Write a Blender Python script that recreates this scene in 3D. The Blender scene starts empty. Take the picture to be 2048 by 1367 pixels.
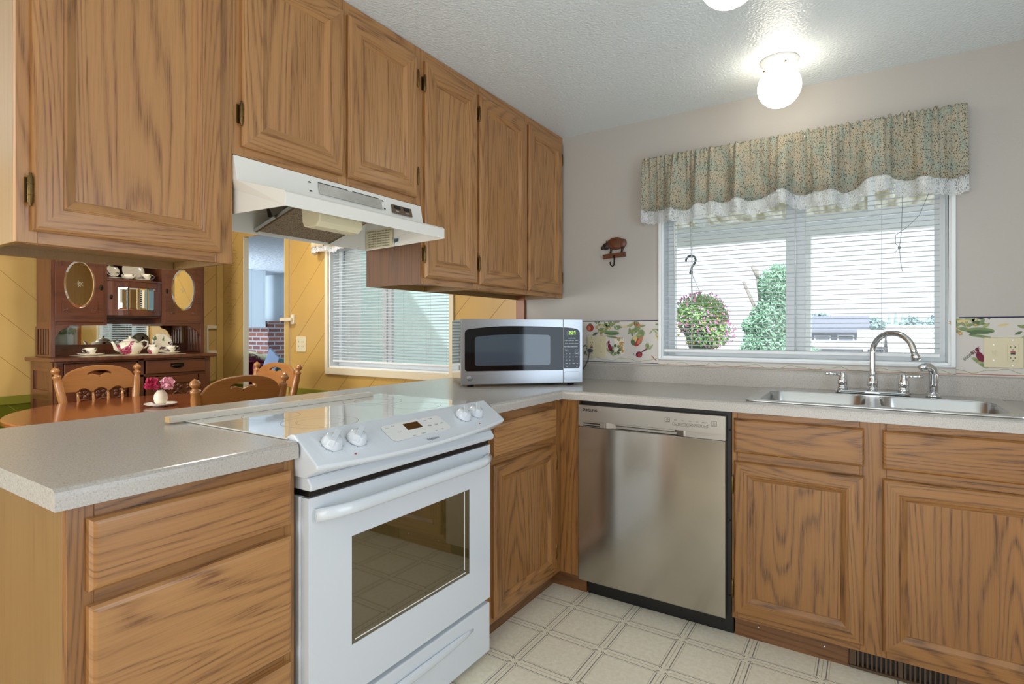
import bpy, bmesh, math, random
from mathutils import Vector, Matrix
random.seed(7)
R = math.radians
PI = math.pi
C = bpy.context.scene.collection
S = bpy.context.scene

# ------------------------------------------------------------------ camera
cam_data = bpy.data.cameras.new('camera')
cam_data.sensor_width = 36.0
cam_data.lens = 36.0 * 1098.2 / 2048.0
cam_data.shift_y = -22.9 / 2048.0
cam_data.clip_start = 0.02
cam_data.clip_end = 300
cam = bpy.data.objects.new('camera', cam_data)
C.objects.link(cam)
cam.location = (1.1501, -2.8260, 1.1830)
cam.rotation_euler = (R(90), 0, R(32.929))
S.camera = cam

# ------------------------------------------------------------------ world, sun, daylight, exposure
S.view_settings.view_transform = 'Standard'
S.view_settings.look = 'None'
S.view_settings.exposure = 0.22
S.view_settings.gamma = 1.0
world = bpy.data.worlds.new('bright hazy sky')
S.world = world
world.use_nodes = True
wn = world.node_tree.nodes
wn['Background'].inputs[0].default_value = (0.92, 0.96, 1.0, 1)
wn['Background'].inputs[1].default_value = 1.25


def lamp(name, kind, loc, rot, energy, color=(1, 1, 1), size=None, size_y=None, angle=None):
    d = bpy.data.lights.new(name, kind)
    d.energy = energy
    d.color = color
    if kind == 'AREA':
        d.shape = 'RECTANGLE'
        d.size = size
        d.size_y = size_y or size
    if angle is not None:
        d.angle = angle
    o = bpy.data.objects.new(name, d)
    o.location = loc
    o.rotation_euler = rot
    C.objects.link(o)
    return o


lamp('sun', 'SUN', (0, -5, 12), (R(48), 0, R(20)), 5.5, (1, 0.97, 0.92), angle=R(2))
# daylight coming in at the patio door and window of the wall behind the camera, and at the living room window
lamp('patio_door_daylight', 'AREA', (0.95, -4.33, 1.15), (R(90), 0, 0), 22, (1.0, 0.97, 0.92), 1.7, 1.9)
lamp('side_door_daylight', 'AREA', (2.15, -1.70, 1.15), (R(90), 0, R(90)), 11, (0.66, 0.83, 1.0), 0.75, 1.8)
lamp('dining_room_daylight', 'AREA', (-2.4, -4.33, 1.35), (R(90), 0, 0), 66, (1.0, 0.98, 0.93), 1.7, 1.4)
lamp('living_room_daylight', 'AREA', (-7.2, 0.06, 1.35), (R(90), 0, 0), 130, (0.66, 0.82, 1.0), 2.0, 1.4)
lamp('dining_fill_light', 'AREA', (-2.3, -0.85, 2.27), (0, 0, 0), 15, (1.0, 0.94, 0.84), 0.3, 0.3)  # added fill with no fixture, lifts the dark dining end
S.cycles.use_denoising = True


# ------------------------------------------------------------------ helpers
def lin(h, a=1.0):
    if isinstance(h, str):
        h = h.lstrip('#')
        h = [int(h[i:i + 2], 16) for i in (0, 2, 4)]
    return tuple(((c / 255) / 12.92 if c / 255 <= 0.04045 else ((c / 255 + 0.055) / 1.055) ** 2.4) for c in h) + (a,)


ORIGIN = {}


def tag(o, label=None, cat=None, group=None, kind=None):
    if label: o['label'] = label
    if cat: o['category'] = cat
    if group: o['group'] = group
    if kind: o['kind'] = kind
    return o


def thing(name, label, cat, loc=(0, 0, 0), rz=0.0, group=None, local=False):
    o = bpy.data.objects.new(name, None)
    o.empty_display_size = 0.05
    C.objects.link(o)
    o.location = loc
    o.rotation_euler = (0, 0, rz)
    ORIGIN[o] = Vector((0, 0, 0)) if local else Vector(loc)
    return tag(o, label, cat, group)


class MB:
    """collects shapes, built as ONE mesh object"""
    def __init__(self):
        self.v = []; self.f = []; self.uv = []; self.m = []; self.s = []

    def face(self, pts, uvs=None, m=0, smooth=False):
        b = len(self.v)
        self.v += [tuple(p) for p in pts]
        self.f.append(list(range(b, b + len(pts))))
        self.uv.append(uvs); self.m.append(m); self.s.append(smooth)

    def faces(self, verts, faces, uvfun=None, m=0, smooth=False):
        b = len(self.v)
        self.v += [tuple(p) for p in verts]
        for f in faces:
            self.f.append([b + i for i in f])
            self.uv.append([uvfun(verts[i]) for i in f] if uvfun else None)
            self.m.append(m); self.s.append(smooth)

    def box(self, x0, x1, y0, y1, z0, z1, m=0, grain=2, seed=None):
        P = [(x, y, z) for z in (z0, z1) for y in (y0, y1) for x in (x0, x1)]
        F = [(0, 2, 3, 1), (4, 5, 7, 6), (0, 1, 5, 4), (2, 6, 7, 3), (0, 4, 6, 2), (1, 3, 7, 5)]
        N = [2, 2, 1, 1, 0, 0]
        ou, ov = (random.random() * 9, random.random() * 9) if seed is None else seed
        b = len(self.v)
        self.v += P
        for f, n in zip(F, N):
            ax = [a for a in (0, 1, 2) if a != n]
            if grain in ax:
                va = grain; ua = [a for a in ax if a != grain][0]
            else:
                ua, va = ax
            self.f.append([b + i for i in f])
            self.uv.append([(P[i][ua] + ou + 0.37 * n, P[i][va] + ov) for i in f])
            self.m.append(m); self.s.append(False)
        return self

    def prism(self, poly, lo, hi, axis=1, m=0, smooth=False, caps=True, grain=None):
        """polygon in the two other axes, extruded along axis"""
        n = len(poly)
        def P(p, t):
            q = list(p); q.insert(axis, t); return tuple(q)
        A = [P(p, lo) for p in poly]; B = [P(p, hi) for p in poly]
        ou, ov = random.random() * 9, random.random() * 9
        L = [0]
        for i in range(n):
            a, b2 = poly[i], poly[(i + 1) % n]
            L.append(L[-1] + math.hypot(a[0] - b2[0], a[1] - b2[1]))
        for i in range(n):
            j = (i + 1) % n
            self.face([A[i], A[j], B[j], B[i]], [(L[i] + ou, lo + ov), (L[i + 1] + ou, lo + ov), (L[i + 1] + ou, hi + ov), (L[i] + ou, hi + ov)], m, smooth)
        if caps:
            self.face(A[::-1], [(p[0] + ou, p[1] + ov) for p in poly[::-1]], m)
            self.face(B, [(p[0] + ou, p[1] + ov) for p in poly], m)
        return self

    def lathe(self, prof, c=(0, 0, 0), segs=24, m=0, mat4=None, sx=1.0, sy=1.0, smooth=True):
        """profile [(r, z)] round the z axis, moved to c or by mat4"""
        V = []; F = []
        for r, z in prof:
            for k in range(segs):
                a = 2 * PI * k / segs
                p = Vector((r * math.cos(a) * sx, r * math.sin(a) * sy, z))
                p = (mat4 @ p) if mat4 is not None else p + Vector(c)
                V.append(tuple(p))
        for i in range(len(prof) - 1):
            for k in range(segs):
                k2 = (k + 1) % segs
                F.append((i * segs + k, i * segs + k2, (i + 1) * segs + k2, (i + 1) * segs + k))
        b = len(self.v)
        self.v += V
        ou = random.random() * 9
        for f in F:
            self.f.append([b + i for i in f])
            i0 = f[0] // segs
            k0 = f[0] % segs
            self.uv.append([(ou + 0.12 * (k0 + (1 if q in (1, 2) else 0)) / segs, prof[i0 + (1 if q > 1 else 0)][1] + ou) for q in range(4)])
            self.m.append(m); self.s.append(smooth)
        for i, rev in ((0, True), (len(prof) - 1, False)):
            if prof[i][0] > 1e-6:
                ring = [b + i * segs + k for k in range(segs)]
                self.f.append(ring[::-1] if rev else ring); self.uv.append(None); self.m.append(m); self.s.append(False)
        return self

    def tube(self, pts, r, segs=10, m=0, closed=False, ry=None, up=None):
        """round tube along points; r number or list"""
        P = [Vector(p) for p in pts]
        n = len(P)
        rr = r if isinstance(r, (list, tuple)) else [r] * n
        T = []
        for i in range(n):
            if closed:
                t = P[(i + 1) % n] - P[i - 1]
            else:
                t = P[min(i + 1, n - 1)] - P[max(i - 1, 0)]
            T.append(t.normalized() if t.length > 1e-9 else Vector((0, 0, 1)))
        u = Vector(up) if up else (Vector((0, 0, 1)) if abs(T[0].z) < 0.9 else Vector((1, 0, 0)))
        u = (u - T[0] * u.dot(T[0])).normalized()
        V = []
        for i in range(n):
            u = (u - T[i] * u.dot(T[i])).normalized()
            w = T[i].cross(u)
            for k in range(segs):
                a = 2 * PI * k / segs
                V.append(P[i] + u * (math.cos(a) * rr[i]) + w * (math.sin(a) * (rr[i] * (ry or 1.0))))
        F = []
        for i in range(n if closed else n - 1):
            j = (i + 1) % n
            for k in range(segs):
                k2 = (k + 1) % segs
                F.append((i * segs + k, i * segs + k2, j * segs + k2, j * segs + k))
        self.faces(V, F, None, m, True)
        b = len(self.v) - len(V)
        if not closed:
            self.f.append([b + k for k in range(segs)][::-1]); self.uv.append(None); self.m.append(m); self.s.append(False)
            self.f.append([b + (n - 1) * segs + k for k in range(segs)]); self.uv.append(None); self.m.append(m); self.s.append(False)
        return self

    def ball(self, c, r, segs=16, m=0, sx=1, sy=1, sz=1, rot=None):
        k = max(6, segs // 2)
        prof = [(r * math.sin(PI * i / k) if 0 < i < k else 1e-6, -r * math.cos(PI * i / k)) for i in range(k + 1)]
        M = Matrix.Translation(Vector(c)) @ (rot.to_4x4() if rot is not None else Matrix.Identity(4)) @ Matrix.Diagonal((sx, sy, sz, 1))
        return self.lathe(prof, segs=segs, m=m, mat4=M)

    def move(self, M, start=0):
        self.v[start:] = [tuple(M @ Vector(p)) for p in self.v[start:]]
        return self

    def obj(self, name, mats, parent=None, bevel=0.0, seg=2, smooth_angle=None, subsurf=0, recalc=True, solid=0.0, local=False):
        if not isinstance(mats, (list, tuple)):
            mats = [mats]
        off = ORIGIN.get(parent, Vector((0, 0, 0)))
        me = bpy.data.meshes.new(name)
        me.from_pydata([tuple(Vector(p) - off) for p in self.v], [], self.f)
        uvl = me.uv_layers.new(name='UVMap')
        for poly, uv in zip(me.polygons, self.uv):
            for q, li in enumerate(poly.loop_indices):
                if uv:
                    uvl.data[li].uv = uv[q]
                else:
                    co = me.vertices[me.loops[li].vertex_index].co
                    n = poly.normal
                    a = max(range(3), key=lambda i: abs(n[i]))
                    uvl.data[li].uv = [co[i] for i in range(3) if i != a]
        for poly, mi, sm in zip(me.polygons, self.m, self.s):
            poly.material_index = mi
            poly.use_smooth = sm
        for mt in mats:
            me.materials.append(mt)
        if recalc:
            bm = bmesh.new(); bm.from_mesh(me)
            bmesh.ops.remove_doubles(bm, verts=bm.verts, dist=1e-6)
            bmesh.ops.recalc_face_normals(bm, faces=bm.faces)
            bm.to_mesh(me); bm.free()
        o = bpy.data.objects.new(name, me)
        C.objects.link(o)
        if parent is not None:
            o.parent = parent
        ORIGIN[o] = off
        if solid:
            md = o.modifiers.new('thickness', 'SOLIDIFY'); md.thickness = solid; md.offset = 0
        if bevel:
            md = o.modifiers.new('bevel', 'BEVEL'); md.width = bevel; md.segments = seg
            md.limit_method = 'ANGLE'; md.angle_limit = R(50); md.harden_normals = False
        if subsurf:
            md = o.modifiers.new('subdivision', 'SUBSURF'); md.levels = subsurf; md.render_levels = subsurf
        return o


def outline(loops, depth, bevel=0.0, res=1):
    """filled flat outlines (inner loops are holes) with a thickness, as an MB in the local xy plane, z = thickness"""
    cu = bpy.data.curves.new('outline', 'CURVE')
    cu.dimensions = '2D'; cu.fill_mode = 'BOTH'; cu.extrude = depth / 2 - bevel; cu.bevel_depth = bevel; cu.bevel_resolution = res
    for lp in loops:
        sp = cu.splines.new('POLY'); sp.points.add(len(lp) - 1)
        for p, q in zip(sp.points, lp):
            p.co = (q[0], q[1], 0, 1)
        sp.use_cyclic_u = True
    return curve_mb(cu)


def curve_mb(cu):
    o = bpy.data.objects.new('tmp', cu)
    C.objects.link(o)
    dg = bpy.context.evaluated_depsgraph_get()
    me = bpy.data.meshes.new_from_object(o.evaluated_get(dg))
    mb = MB()
    mb.faces([tuple(v.co) for v in me.vertices], [list(p.vertices) for p in me.polygons], lambda p: (p[1] + 3.3, p[0] + 1.7))
    bpy.data.objects.remove(o); bpy.data.meshes.remove(me); bpy.data.curves.remove(cu)
    return mb


def text_mb(body, size, M, depth=0.0006, align='CENTER', bold=0.0):
    cu = bpy.data.curves.new('lettering', 'FONT')
    cu.body = body; cu.size = size; cu.extrude = depth / 2; cu.align_x = align; cu.align_y = 'CENTER'; cu.offset = bold
    cu.resolution_u = 3
    mb = curve_mb(cu)
    mb.move(M)
    return mb


def join(*ms):
    o = MB()
    for k, mb in enumerate(ms):
        b = len(o.v)
        o.v += mb.v; o.f += [[b + i for i in f] for f in mb.f]; o.uv += mb.uv; o.m += mb.m; o.s += mb.s
    return o


def setm(mb, m):
    mb.m = [m] * len(mb.f); return mb


def frame3(o, x, y):
    """matrix: local x axis -> x, local y axis -> y, at o"""
    x = Vector(x).normalized(); y = Vector(y).normalized(); z = x.cross(y)
    M = Matrix((x, y, z)).transposed().to_4x4()
    M.translation = Vector(o)
    return M


FACE_X = lambda o: frame3(o, (0, 1, 0), (0, 0, 1))      # flat on a face that looks to +x
FACE_NY = lambda o: frame3(o, (1, 0, 0), (0, 0, 1))     # flat on a face that looks to -y


# ------------------------------------------------------------------ materials
def nodes(name):
    m = bpy.data.materials.new(name); m.use_nodes = True
    nt = m.node_tree
    return m, nt, nt.nodes['Principled BSDF']


def N(nt, t, **kw):
    n = nt.nodes.new(t)
    for k, v in kw.items():
        if k.startswith('i_'):
            n.inputs[int(k[2:])].default_value = v
        else:
            setattr(n, k, v)
    return n


def ramp(nt, fac, stops, interp='LINEAR'):
    r = nt.nodes.new('ShaderNodeValToRGB'); r.color_ramp.interpolation = interp
    e = r.color_ramp.elements
    e[0].position, e[0].color = stops[0][0], stops[0][1]
    e[1].position, e[1].color = stops[-1][0], stops[-1][1]
    for p, c in stops[1:-1]:
        q = e.new(p); q.color = c
    nt.links.new(fac, r.inputs[0])
    return r


def mixc(nt, fac, a, b, mode='MIX'):
    n = nt.nodes.new('ShaderNodeMix'); n.data_type = 'RGBA'; n.blend_type = mode
    for sock, val in ((n.inputs[0], fac), (n.inputs[6], a), (n.inputs[7], b)):
        if hasattr(val, 'is_output'):
            nt.links.new(val, sock)
        else:
            sock.default_value = val
    return n.outputs[2]


def mth(nt, op, a, b=None, clamp=False):
    n = nt.nodes.new('ShaderNodeMath'); n.operation = op; n.use_clamp = clamp
    for s, v in ((n.inputs[0], a), (n.inputs[1], b)):
        if v is None: continue
        if hasattr(v, 'is_output'): nt.links.new(v, s)
        else: s.default_value = v
    return n.outputs[0]


def mapping(nt, vec, scale=(1, 1, 1), rot=(0, 0, 0), loc=(0, 0, 0)):
    n = nt.nodes.new('ShaderNodeMapping')
    n.inputs['Scale'].default_value = scale; n.inputs['Rotation'].default_value = rot; n.inputs['Location'].default_value = loc
    nt.links.new(vec, n.inputs[0])
    return n.outputs[0]


def noise(nt, vec, scale=1.0, detail=2.0, rough=0.5, dist=0.0):
    n = nt.nodes.new('ShaderNodeTexNoise')
    n.inputs['Scale'].default_value = scale; n.inputs['Detail'].default_value = detail
    n.inputs['Roughness'].default_value = rough; n.inputs['Distortion'].default_value = dist
    if vec is not None: nt.links.new(vec, n.inputs['Vector'])
    return n


def voro(nt, vec, scale, feature='F1'):
    n = nt.nodes.new('ShaderNodeTexVoronoi'); n.feature = feature; n.inputs['Scale'].default_value = scale
    if vec is not None: nt.links.new(vec, n.inputs['Vector'])
    return n


def bump(nt, bsdf, height, strength=0.2, dist=0.01):
    b = nt.nodes.new('ShaderNodeBump'); b.inputs['Strength'].default_value = strength; b.inputs['Distance'].default_value = dist
    nt.links.new(height, b.inputs['Height']); nt.links.new(b.outputs[0], bsdf.inputs['Normal'])


def coords(nt, which='Object'):
    return nt.nodes.new('ShaderNodeTexCoord').outputs[which]


def plain(name, col, rough=0.5, metal=0.0, spec=0.5, coat=0.0, emit=None, estr=0.0, bumpy=0.0, bscale=200, var=0.0, aniso=0.0, ior=None):
    m, nt, b = nodes(name)
    c = lin(col)
    b.inputs['Base Color'].default_value = c
    b.inputs['Roughness'].default_value = rough
    b.inputs['Metallic'].default_value = metal
    b.inputs['Specular IOR Level'].default_value = spec
    b.inputs['Coat Weight'].default_value = coat
    if ior: b.inputs['IOR'].default_value = ior
    if emit:
        b.inputs['Emission Color'].default_value = lin(emit); b.inputs['Emission Strength'].default_value = estr
    v = coords(nt)
    nz = noise(nt, v, 6.0, 3.0)
    if var:
        dk = tuple(x * (1 - var) for x in c[:3]) + (1,)
        lt = tuple(min(1, x * (1 + var)) for x in c[:3]) + (1,)
        nt.links.new(ramp(nt, nz.outputs[0], [(0.3, dk), (0.7, lt)]).outputs[0], b.inputs['Base Color'])
    if bumpy:
        bump(nt, b, noise(nt, v, bscale, 3.0).outputs[0], bumpy, 0.004)
    if aniso:
        b.inputs['Anisotropic'].default_value = aniso
        b.inputs['Anisotropic Rotation'].default_value = 0.25
        t = N(nt, 'ShaderNodeTangent', direction_type='RADIAL', axis='Z'); nt.links.new(t.outputs[0], b.inputs['Tangent'])
    return m


def wood(name, light, dark, rough=0.36, rings=17.0, across=5.5, along=0.62, pores=0.5, contrast=0.75, coat=0.15, dist=0.35):
    m, nt, b = nodes(name)
    uv = coords(nt, 'UV')
    n1 = noise(nt, mapping(nt, uv, (across, along, 1)), 1.0, 1.2, 0.4, dist)
    jit = noise(nt, mapping(nt, uv, (70, 9, 1)), 1.0, 2.0, 0.6)
    ph = mth(nt, 'ADD', mth(nt, 'MULTIPLY', n1.outputs[0], rings * 6.2832), mth(nt, 'MULTIPLY', jit.outputs[0], 2.6))
    sn = mth(nt, 'SINE', ph)
    nv = noise(nt, mapping(nt, uv, (260, 7, 1)), 1.0, 3.0, 0.65)
    nw = noise(nt, mapping(nt, uv, (120, 3, 1)), 1.0, 3.0, 0.6)
    ringf = ramp(nt, mth(nt, 'ADD', mth(nt, 'MULTIPLY', sn, 0.5), 0.5), [(0.0, (0, 0, 0, 1)), (0.45, (0.10,) * 3 + (1,)), (0.80, (0.45,) * 3 + (1,)), (1.0, (1, 1, 1, 1))])
    por = ramp(nt, nv.outputs[0], [(0.46, (0, 0, 0, 1)), (0.66, (1, 1, 1, 1))])
    st = ramp(nt, nw.outputs[0], [(0.35, (0, 0, 0, 1)), (0.7, (1, 1, 1, 1))])
    k = mth(nt, 'MULTIPLY', ringf.outputs[0], mth(nt, 'ADD', mth(nt, 'MULTIPLY', por.outputs[0], 0.65), 0.45))
    k = mth(nt, 'ADD', mth(nt, 'MULTIPLY', k, contrast), mth(nt, 'MULTIPLY', por.outputs[0], pores * 0.33))
    k = mth(nt, 'ADD', k, mth(nt, 'MULTIPLY', st.outputs[0], 0.14), True)
    big = noise(nt, mapping(nt, uv, (3.0, 0.5, 1)), 1.0, 2.0)
    L = lin(light); D = lin(dark)
    l2 = (L[0] * 0.82, L[1] * 0.77, L[2] * 0.72, 1)
    base = mixc(nt, ramp(nt, big.outputs[0], [(0.3, (0, 0, 0, 1)), (0.7, (1, 1, 1, 1))]).outputs[0], L, l2)
    nt.links.new(mixc(nt, k, base, D), b.inputs['Base Color'])
    b.inputs['Roughness'].default_value = rough
    b.inputs['Coat Weight'].default_value = coat
    b.inputs['Coat Roughness'].default_value = 0.18
    bump(nt, b, k, 0.12, 0.0006)
    return m


OAK = wood('honey oak', '#b88854', '#744928', across=7.5, rings=19)
OAK_LOW = wood('red brown oak', '#a0703c', '#4e3019', across=7.5, rings=19, contrast=0.75)
OAK_SIDE = wood('pale oak veneer', '#937344', '#775628', contrast=0.35, pores=0.5, across=9, along=0.3, rings=12)
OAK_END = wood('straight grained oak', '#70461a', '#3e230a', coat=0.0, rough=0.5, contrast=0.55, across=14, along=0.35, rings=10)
TOE = wood('dark toe board oak', '#80552f', '#4d3018', across=9, along=0.5)
HUTCH = wood('dark antique oak', '#6d3d26', '#2f170d', rough=0.28, contrast=0.6, coat=0.4, rings=6)
TABLE = wood('red brown table top', '#985228', '#652f14', rough=0.09, contrast=0.4, coat=0.6, across=9, along=0.6, rings=5)
CHAIR = wood('golden brown chair wood', '#b98048', '#84512a', rough=0.24, contrast=0.35, coat=0.5, rings=4)
WHITEWOOD = wood('white painted batten', '#e9e5dc', '#b9ab90', contrast=0.3, pores=0.3)
ENDGRAIN = wood('raw batten end', '#d2b073', '#94713f', contrast=0.5, across=40, along=20)
BRASS = plain('antique brass', '#6a5532', 0.38, 0.9, var=0.3)
DARKMETAL = plain('dark bronze', '#30281f', 0.4, 0.85)
CHROME = plain('chrome', '#e4e6e8', 0.06, 1.0)
STEEL = plain('brushed stainless steel', '#b3aea6', 0.17, 1.0, aniso=0.8, var=0.03)
SINKSTEEL = plain('satin stainless steel', '#cfd0cf', 0.24, 1.0)
BLACK = plain('black plastic', '#0e0e0f', 0.35)
BLACKGLASS = plain('black glass', '#03060c', 0.04, spec=0.4, ior=1.45)
WHITE = plain('white enamel', '#d6dde4', 0.16, coat=0.3)
WHITEMATT = plain('white plastic', '#e4e5e2', 0.35)
IVORY = plain('ivory plastic', '#d9cfae', 0.35)
CREAMENAMEL = plain('hood enamel', '#ecebe4', 0.25)
GREYPRINT = plain('grey print', '#8f969c', 0.5)
DARKPRINT = plain('dark print', '#1c1c1e', 0.5)
RED = plain('red button', '#a2201c', 0.4)
CERAMIC = plain('white glass ceramic', '#dcdbd4', 0.04, coat=0.6)
RINGINK = plain('burner ring print', '#8a8378', 0.2)
VINYL_FRAME = plain('white vinyl', '#eef3f6', 0.35)
SLAT = plain('white blind slat', '#cdd7de', 0.4)
TRIMWHITE = plain('cream painted trim', '#e2d6ba', 0.4)
TRIMRED = wood('reddish trim wood', '#a3602f', '#7b421c', contrast=0.3)
YELLOWTRIM = plain('mustard paint', '#c2a25c', 0.35, var=0.05)
GREENTRIM = plain('olive paint', '#7d7a26', 0.35)
VENT = plain('bronze register', '#5c4836', 0.4, 0.4)


def speckled(name, base, dark, light, rough=0.25):
    m, nt, b = nodes(name)
    v = coords(nt)
    n = noise(nt, v, 260, 2.0, 0.7)
    r = ramp(nt, n.outputs[0], [(0.28, lin(dark)), (0.44, lin(base)), (0.58, lin(base)), (0.74, lin(light))])
    nt.links.new(r.outputs[0], b.inputs['Base Color'])
    b.inputs['Roughness'].default_value = rough
    return m


LAMINATE = speckled('speckled grey laminate', '#b5b0a9', '#97918a', '#c9c6c1')


def paint(name, col, rough=0.6, scale=140, strength=0.12, detail=3.0, spec=0.4, dist=0.004):
    m, nt, b = nodes(name)
    b.inputs['Base Color'].default_value = lin(col); b.inputs['Roughness'].default_value = rough
    b.inputs['Specular IOR Level'].default_value = spec
    bump(nt, b, noise(nt, coords(nt), scale, detail).outputs[0], strength, dist)
    return m


WALLPAINT = paint('warm grey wall paint', '#bab6b0', 0.5)
CEILPAINT = paint('white textured ceiling', '#e6f0f5', 0.30, 95, 0.6, 2.0, 0.5, 0.006)
LIVCEIL = paint('white swirl ceiling', '#d8dde2', 0.6, 20, 0.8, 4.0, 0.3, 0.02)
LIVWALL, nt, b = nodes('white grooved panelling')
_v = nt.nodes.new('ShaderNodeSeparateXYZ'); nt.links.new(coords(nt), _v.inputs[0])
_s = mth(nt, 'FRACT', mth(nt, 'MULTIPLY', mth(nt, 'ADD', _v.outputs[0], _v.outputs[1]), 5.0))
nt.links.new(ramp(nt, _s, [(0.0, lin('#c4ced4')), (0.05, lin('#dfe7ea')), (1.0, lin('#dfe7ea'))]).outputs[0], b.inputs['Base Color'])
b.inputs['Roughness'].default_value = 0.6


def planks(name, col, groove, axis, period, centre=None, dado=0.70, dado_col='#5d5f0e'):
    """painted diagonal boards with dark grooves, a darker painted dado below"""
    m, nt, b = nodes(name)
    s = nt.nodes.new('ShaderNodeSeparateXYZ'); nt.links.new(coords(nt), s.inputs[0])
    h = s.outputs[axis]
    if centre is not None:
        h = mth(nt, 'ABSOLUTE', mth(nt, 'SUBTRACT', h, centre))
    d = mth(nt, 'FRACT', mth(nt, 'DIVIDE', mth(nt, 'SUBTRACT', s.outputs[2], h), period))
    g = ramp(nt, d, [(0.0, (0, 0, 0, 1)), (0.004, (0, 0, 0, 1)), (0.022, (1, 1, 1, 1)), (1.0, (1, 1, 1, 1))])
    nz = noise(nt, mapping(nt, coords(nt), (1.5, 1.5, 1.5)), 1.5, 3)
    c0 = lin(col)
    body = mixc(nt, ramp(nt, nz.outputs[0], [(0.3, (0, 0, 0, 1)), (0.7, (1, 1, 1, 1))]).outputs[0], c0, tuple(x * 0.88 for x in c0[:3]) + (1,))
    up = mixc(nt, g.outputs[0], lin(groove), body)
    low = mixc(nt, g.outputs[0], lin('#8b8a3a'), lin(dado_col))
    nt.links.new(mixc(nt, mth(nt, 'GREATER_THAN', s.outputs[2], dado), low, up), b.inputs['Base Color'])
    b.inputs['Roughness'].default_value = 0.32
    bump(nt, b, g.outputs[0], 0.4, 0.003)
    return m


PLANK_BACK = planks('mustard diagonal boards back', '#c7a15a', '#7d5a24', 0, 0.30)
PLANK_LEFT = planks('mustard herringbone boards left', '#cfab66', '#8a6428', 1, 0.30, -0.86)


def brickmat():
    m, nt, b = nodes('red brown brick')
    s = nt.nodes.new('ShaderNodeSeparateXYZ'); nt.links.new(coords(nt), s.inputs[0])
    cv = nt.nodes.new('ShaderNodeCombineXYZ')
    nt.links.new(mth(nt, 'ADD', s.outputs[0], s.outputs[1]), cv.inputs[0]); nt.links.new(s.outputs[2], cv.inputs[1])
    t = nt.nodes.new('ShaderNodeTexBrick')
    nt.links.new(cv.outputs[0], t.inputs['Vector'])
    t.inputs['Color1'].default_value = lin('#7d4a38'); t.inputs['Color2'].default_value = lin('#4f2f2a'); t.inputs['Mortar'].default_value = lin('#8b8b8d')
    t.inputs['Scale'].default_value = 1.0; t.inputs['Brick Width'].default_value = 0.22; t.inputs['Row Height'].default_value = 0.072
    t.inputs['Mortar Size'].default_value = 0.011; t.inputs['Bias'].default_value = -0.1
    nt.links.new(t.outputs[0], b.inputs['Base Color']); b.inputs['Roughness'].default_value = 0.8
    bump(nt, b, t.outputs[1], -0.5, 0.01)
    return m


BRICK = brickmat()


def vinylfloor():
    m, nt, b = nodes('cream vinyl with ruled squares')
    s = nt.nodes.new('ShaderNodeSeparateXYZ'); nt.links.new(coords(nt), s.inputs[0])
    P = 0.2325
    fx = mth(nt, 'FRACT', mth(nt, 'DIVIDE', mth(nt, 'SUBTRACT', s.outputs[0], 0.087 - P / 2 - 10 * P), P))
    fy = mth(nt, 'FRACT', mth(nt, 'DIVIDE', mth(nt, 'SUBTRACT', s.outputs[1], -0.7035 - P / 2 - 40 * P), P))
    dx = mth(nt, 'ABSOLUTE', mth(nt, 'SUBTRACT', fx, 0.5)); dy = mth(nt, 'ABSOLUTE', mth(nt, 'SUBTRACT', fy, 0.5))
    def line(d, at, w):
        return mth(nt, 'LESS_THAN', mth(nt, 'ABSOLUTE', mth(nt, 'SUBTRACT', d, at)), w)
    cross_x = mth(nt, 'LESS_THAN', dx, 0.105); cross_y = mth(nt, 'LESS_THAN', dy, 0.105)
    nx = mth(nt, 'SUBTRACT', 1.0, cross_x); ny = mth(nt, 'SUBTRACT', 1.0, cross_y)
    blue = mth(nt, 'MULTIPLY', line(dx, 0.060, 0.0075), ny)
    blue = mth(nt, 'ADD', blue, mth(nt, 'MULTIPLY', line(dy, 0.075, 0.006), nx), True)
    thin = mth(nt, 'ADD', mth(nt, 'MULTIPLY', line(dx, 0.095, 0.004), ny), mth(nt, 'MULTIPLY', line(dx, 0.0, 0.005), ny))
    thin = mth(nt, 'ADD', thin, mth(nt, 'MULTIPLY', line(dy, 0.0, 0.005), nx))
    thin = mth(nt, 'ADD', thin, mth(nt, 'MULTIPLY', line(dy, 0.10, 0.004), nx), True)
    sx = mth(nt, 'LESS_THAN', mth(nt, 'ABSOLUTE', mth(nt, 'SUBTRACT', mth(nt, 'ABSOLUTE', mth(nt, 'SUBTRACT', dx, dy)), 0.018)), 0.008)
    knot = mth(nt, 'MULTIPLY', mth(nt, 'MULTIPLY', cross_x, cross_y), mth(nt, 'MULTIPLY', sx, mth(nt, 'GREATER_THAN', mth(nt, 'ADD', dx, dy), 0.075)))
    nz = noise(nt, coords(nt), 60, 3, 0.6)
    base = ramp(nt, nz.outputs[0], [(0.3, lin('#e5dbc0')), (0.7, lin('#f3ebd8'))]).outputs[0]
    c = mixc(nt, mth(nt, 'MULTIPLY', thin, 0.55), base, lin('#8f7f58'))
    c = mixc(nt, mth(nt, 'MULTIPLY', blue, 0.8), c, lin('#4b4a57'))
    c = mixc(nt, mth(nt, 'MULTIPLY', knot, 0.9), c, lin('#403832'))
    nt.links.new(c, b.inputs['Base Color'])
    b.inputs['Roughness'].default_value = 0.3
    bump(nt, b, nz.outputs[0], 0.08, 0.002)
    return m


VINYLFLOOR = vinylfloor()
DININGFLOOR = wood('brown dining floor', '#7c5a38', '#4e3520', rough=0.4)


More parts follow.
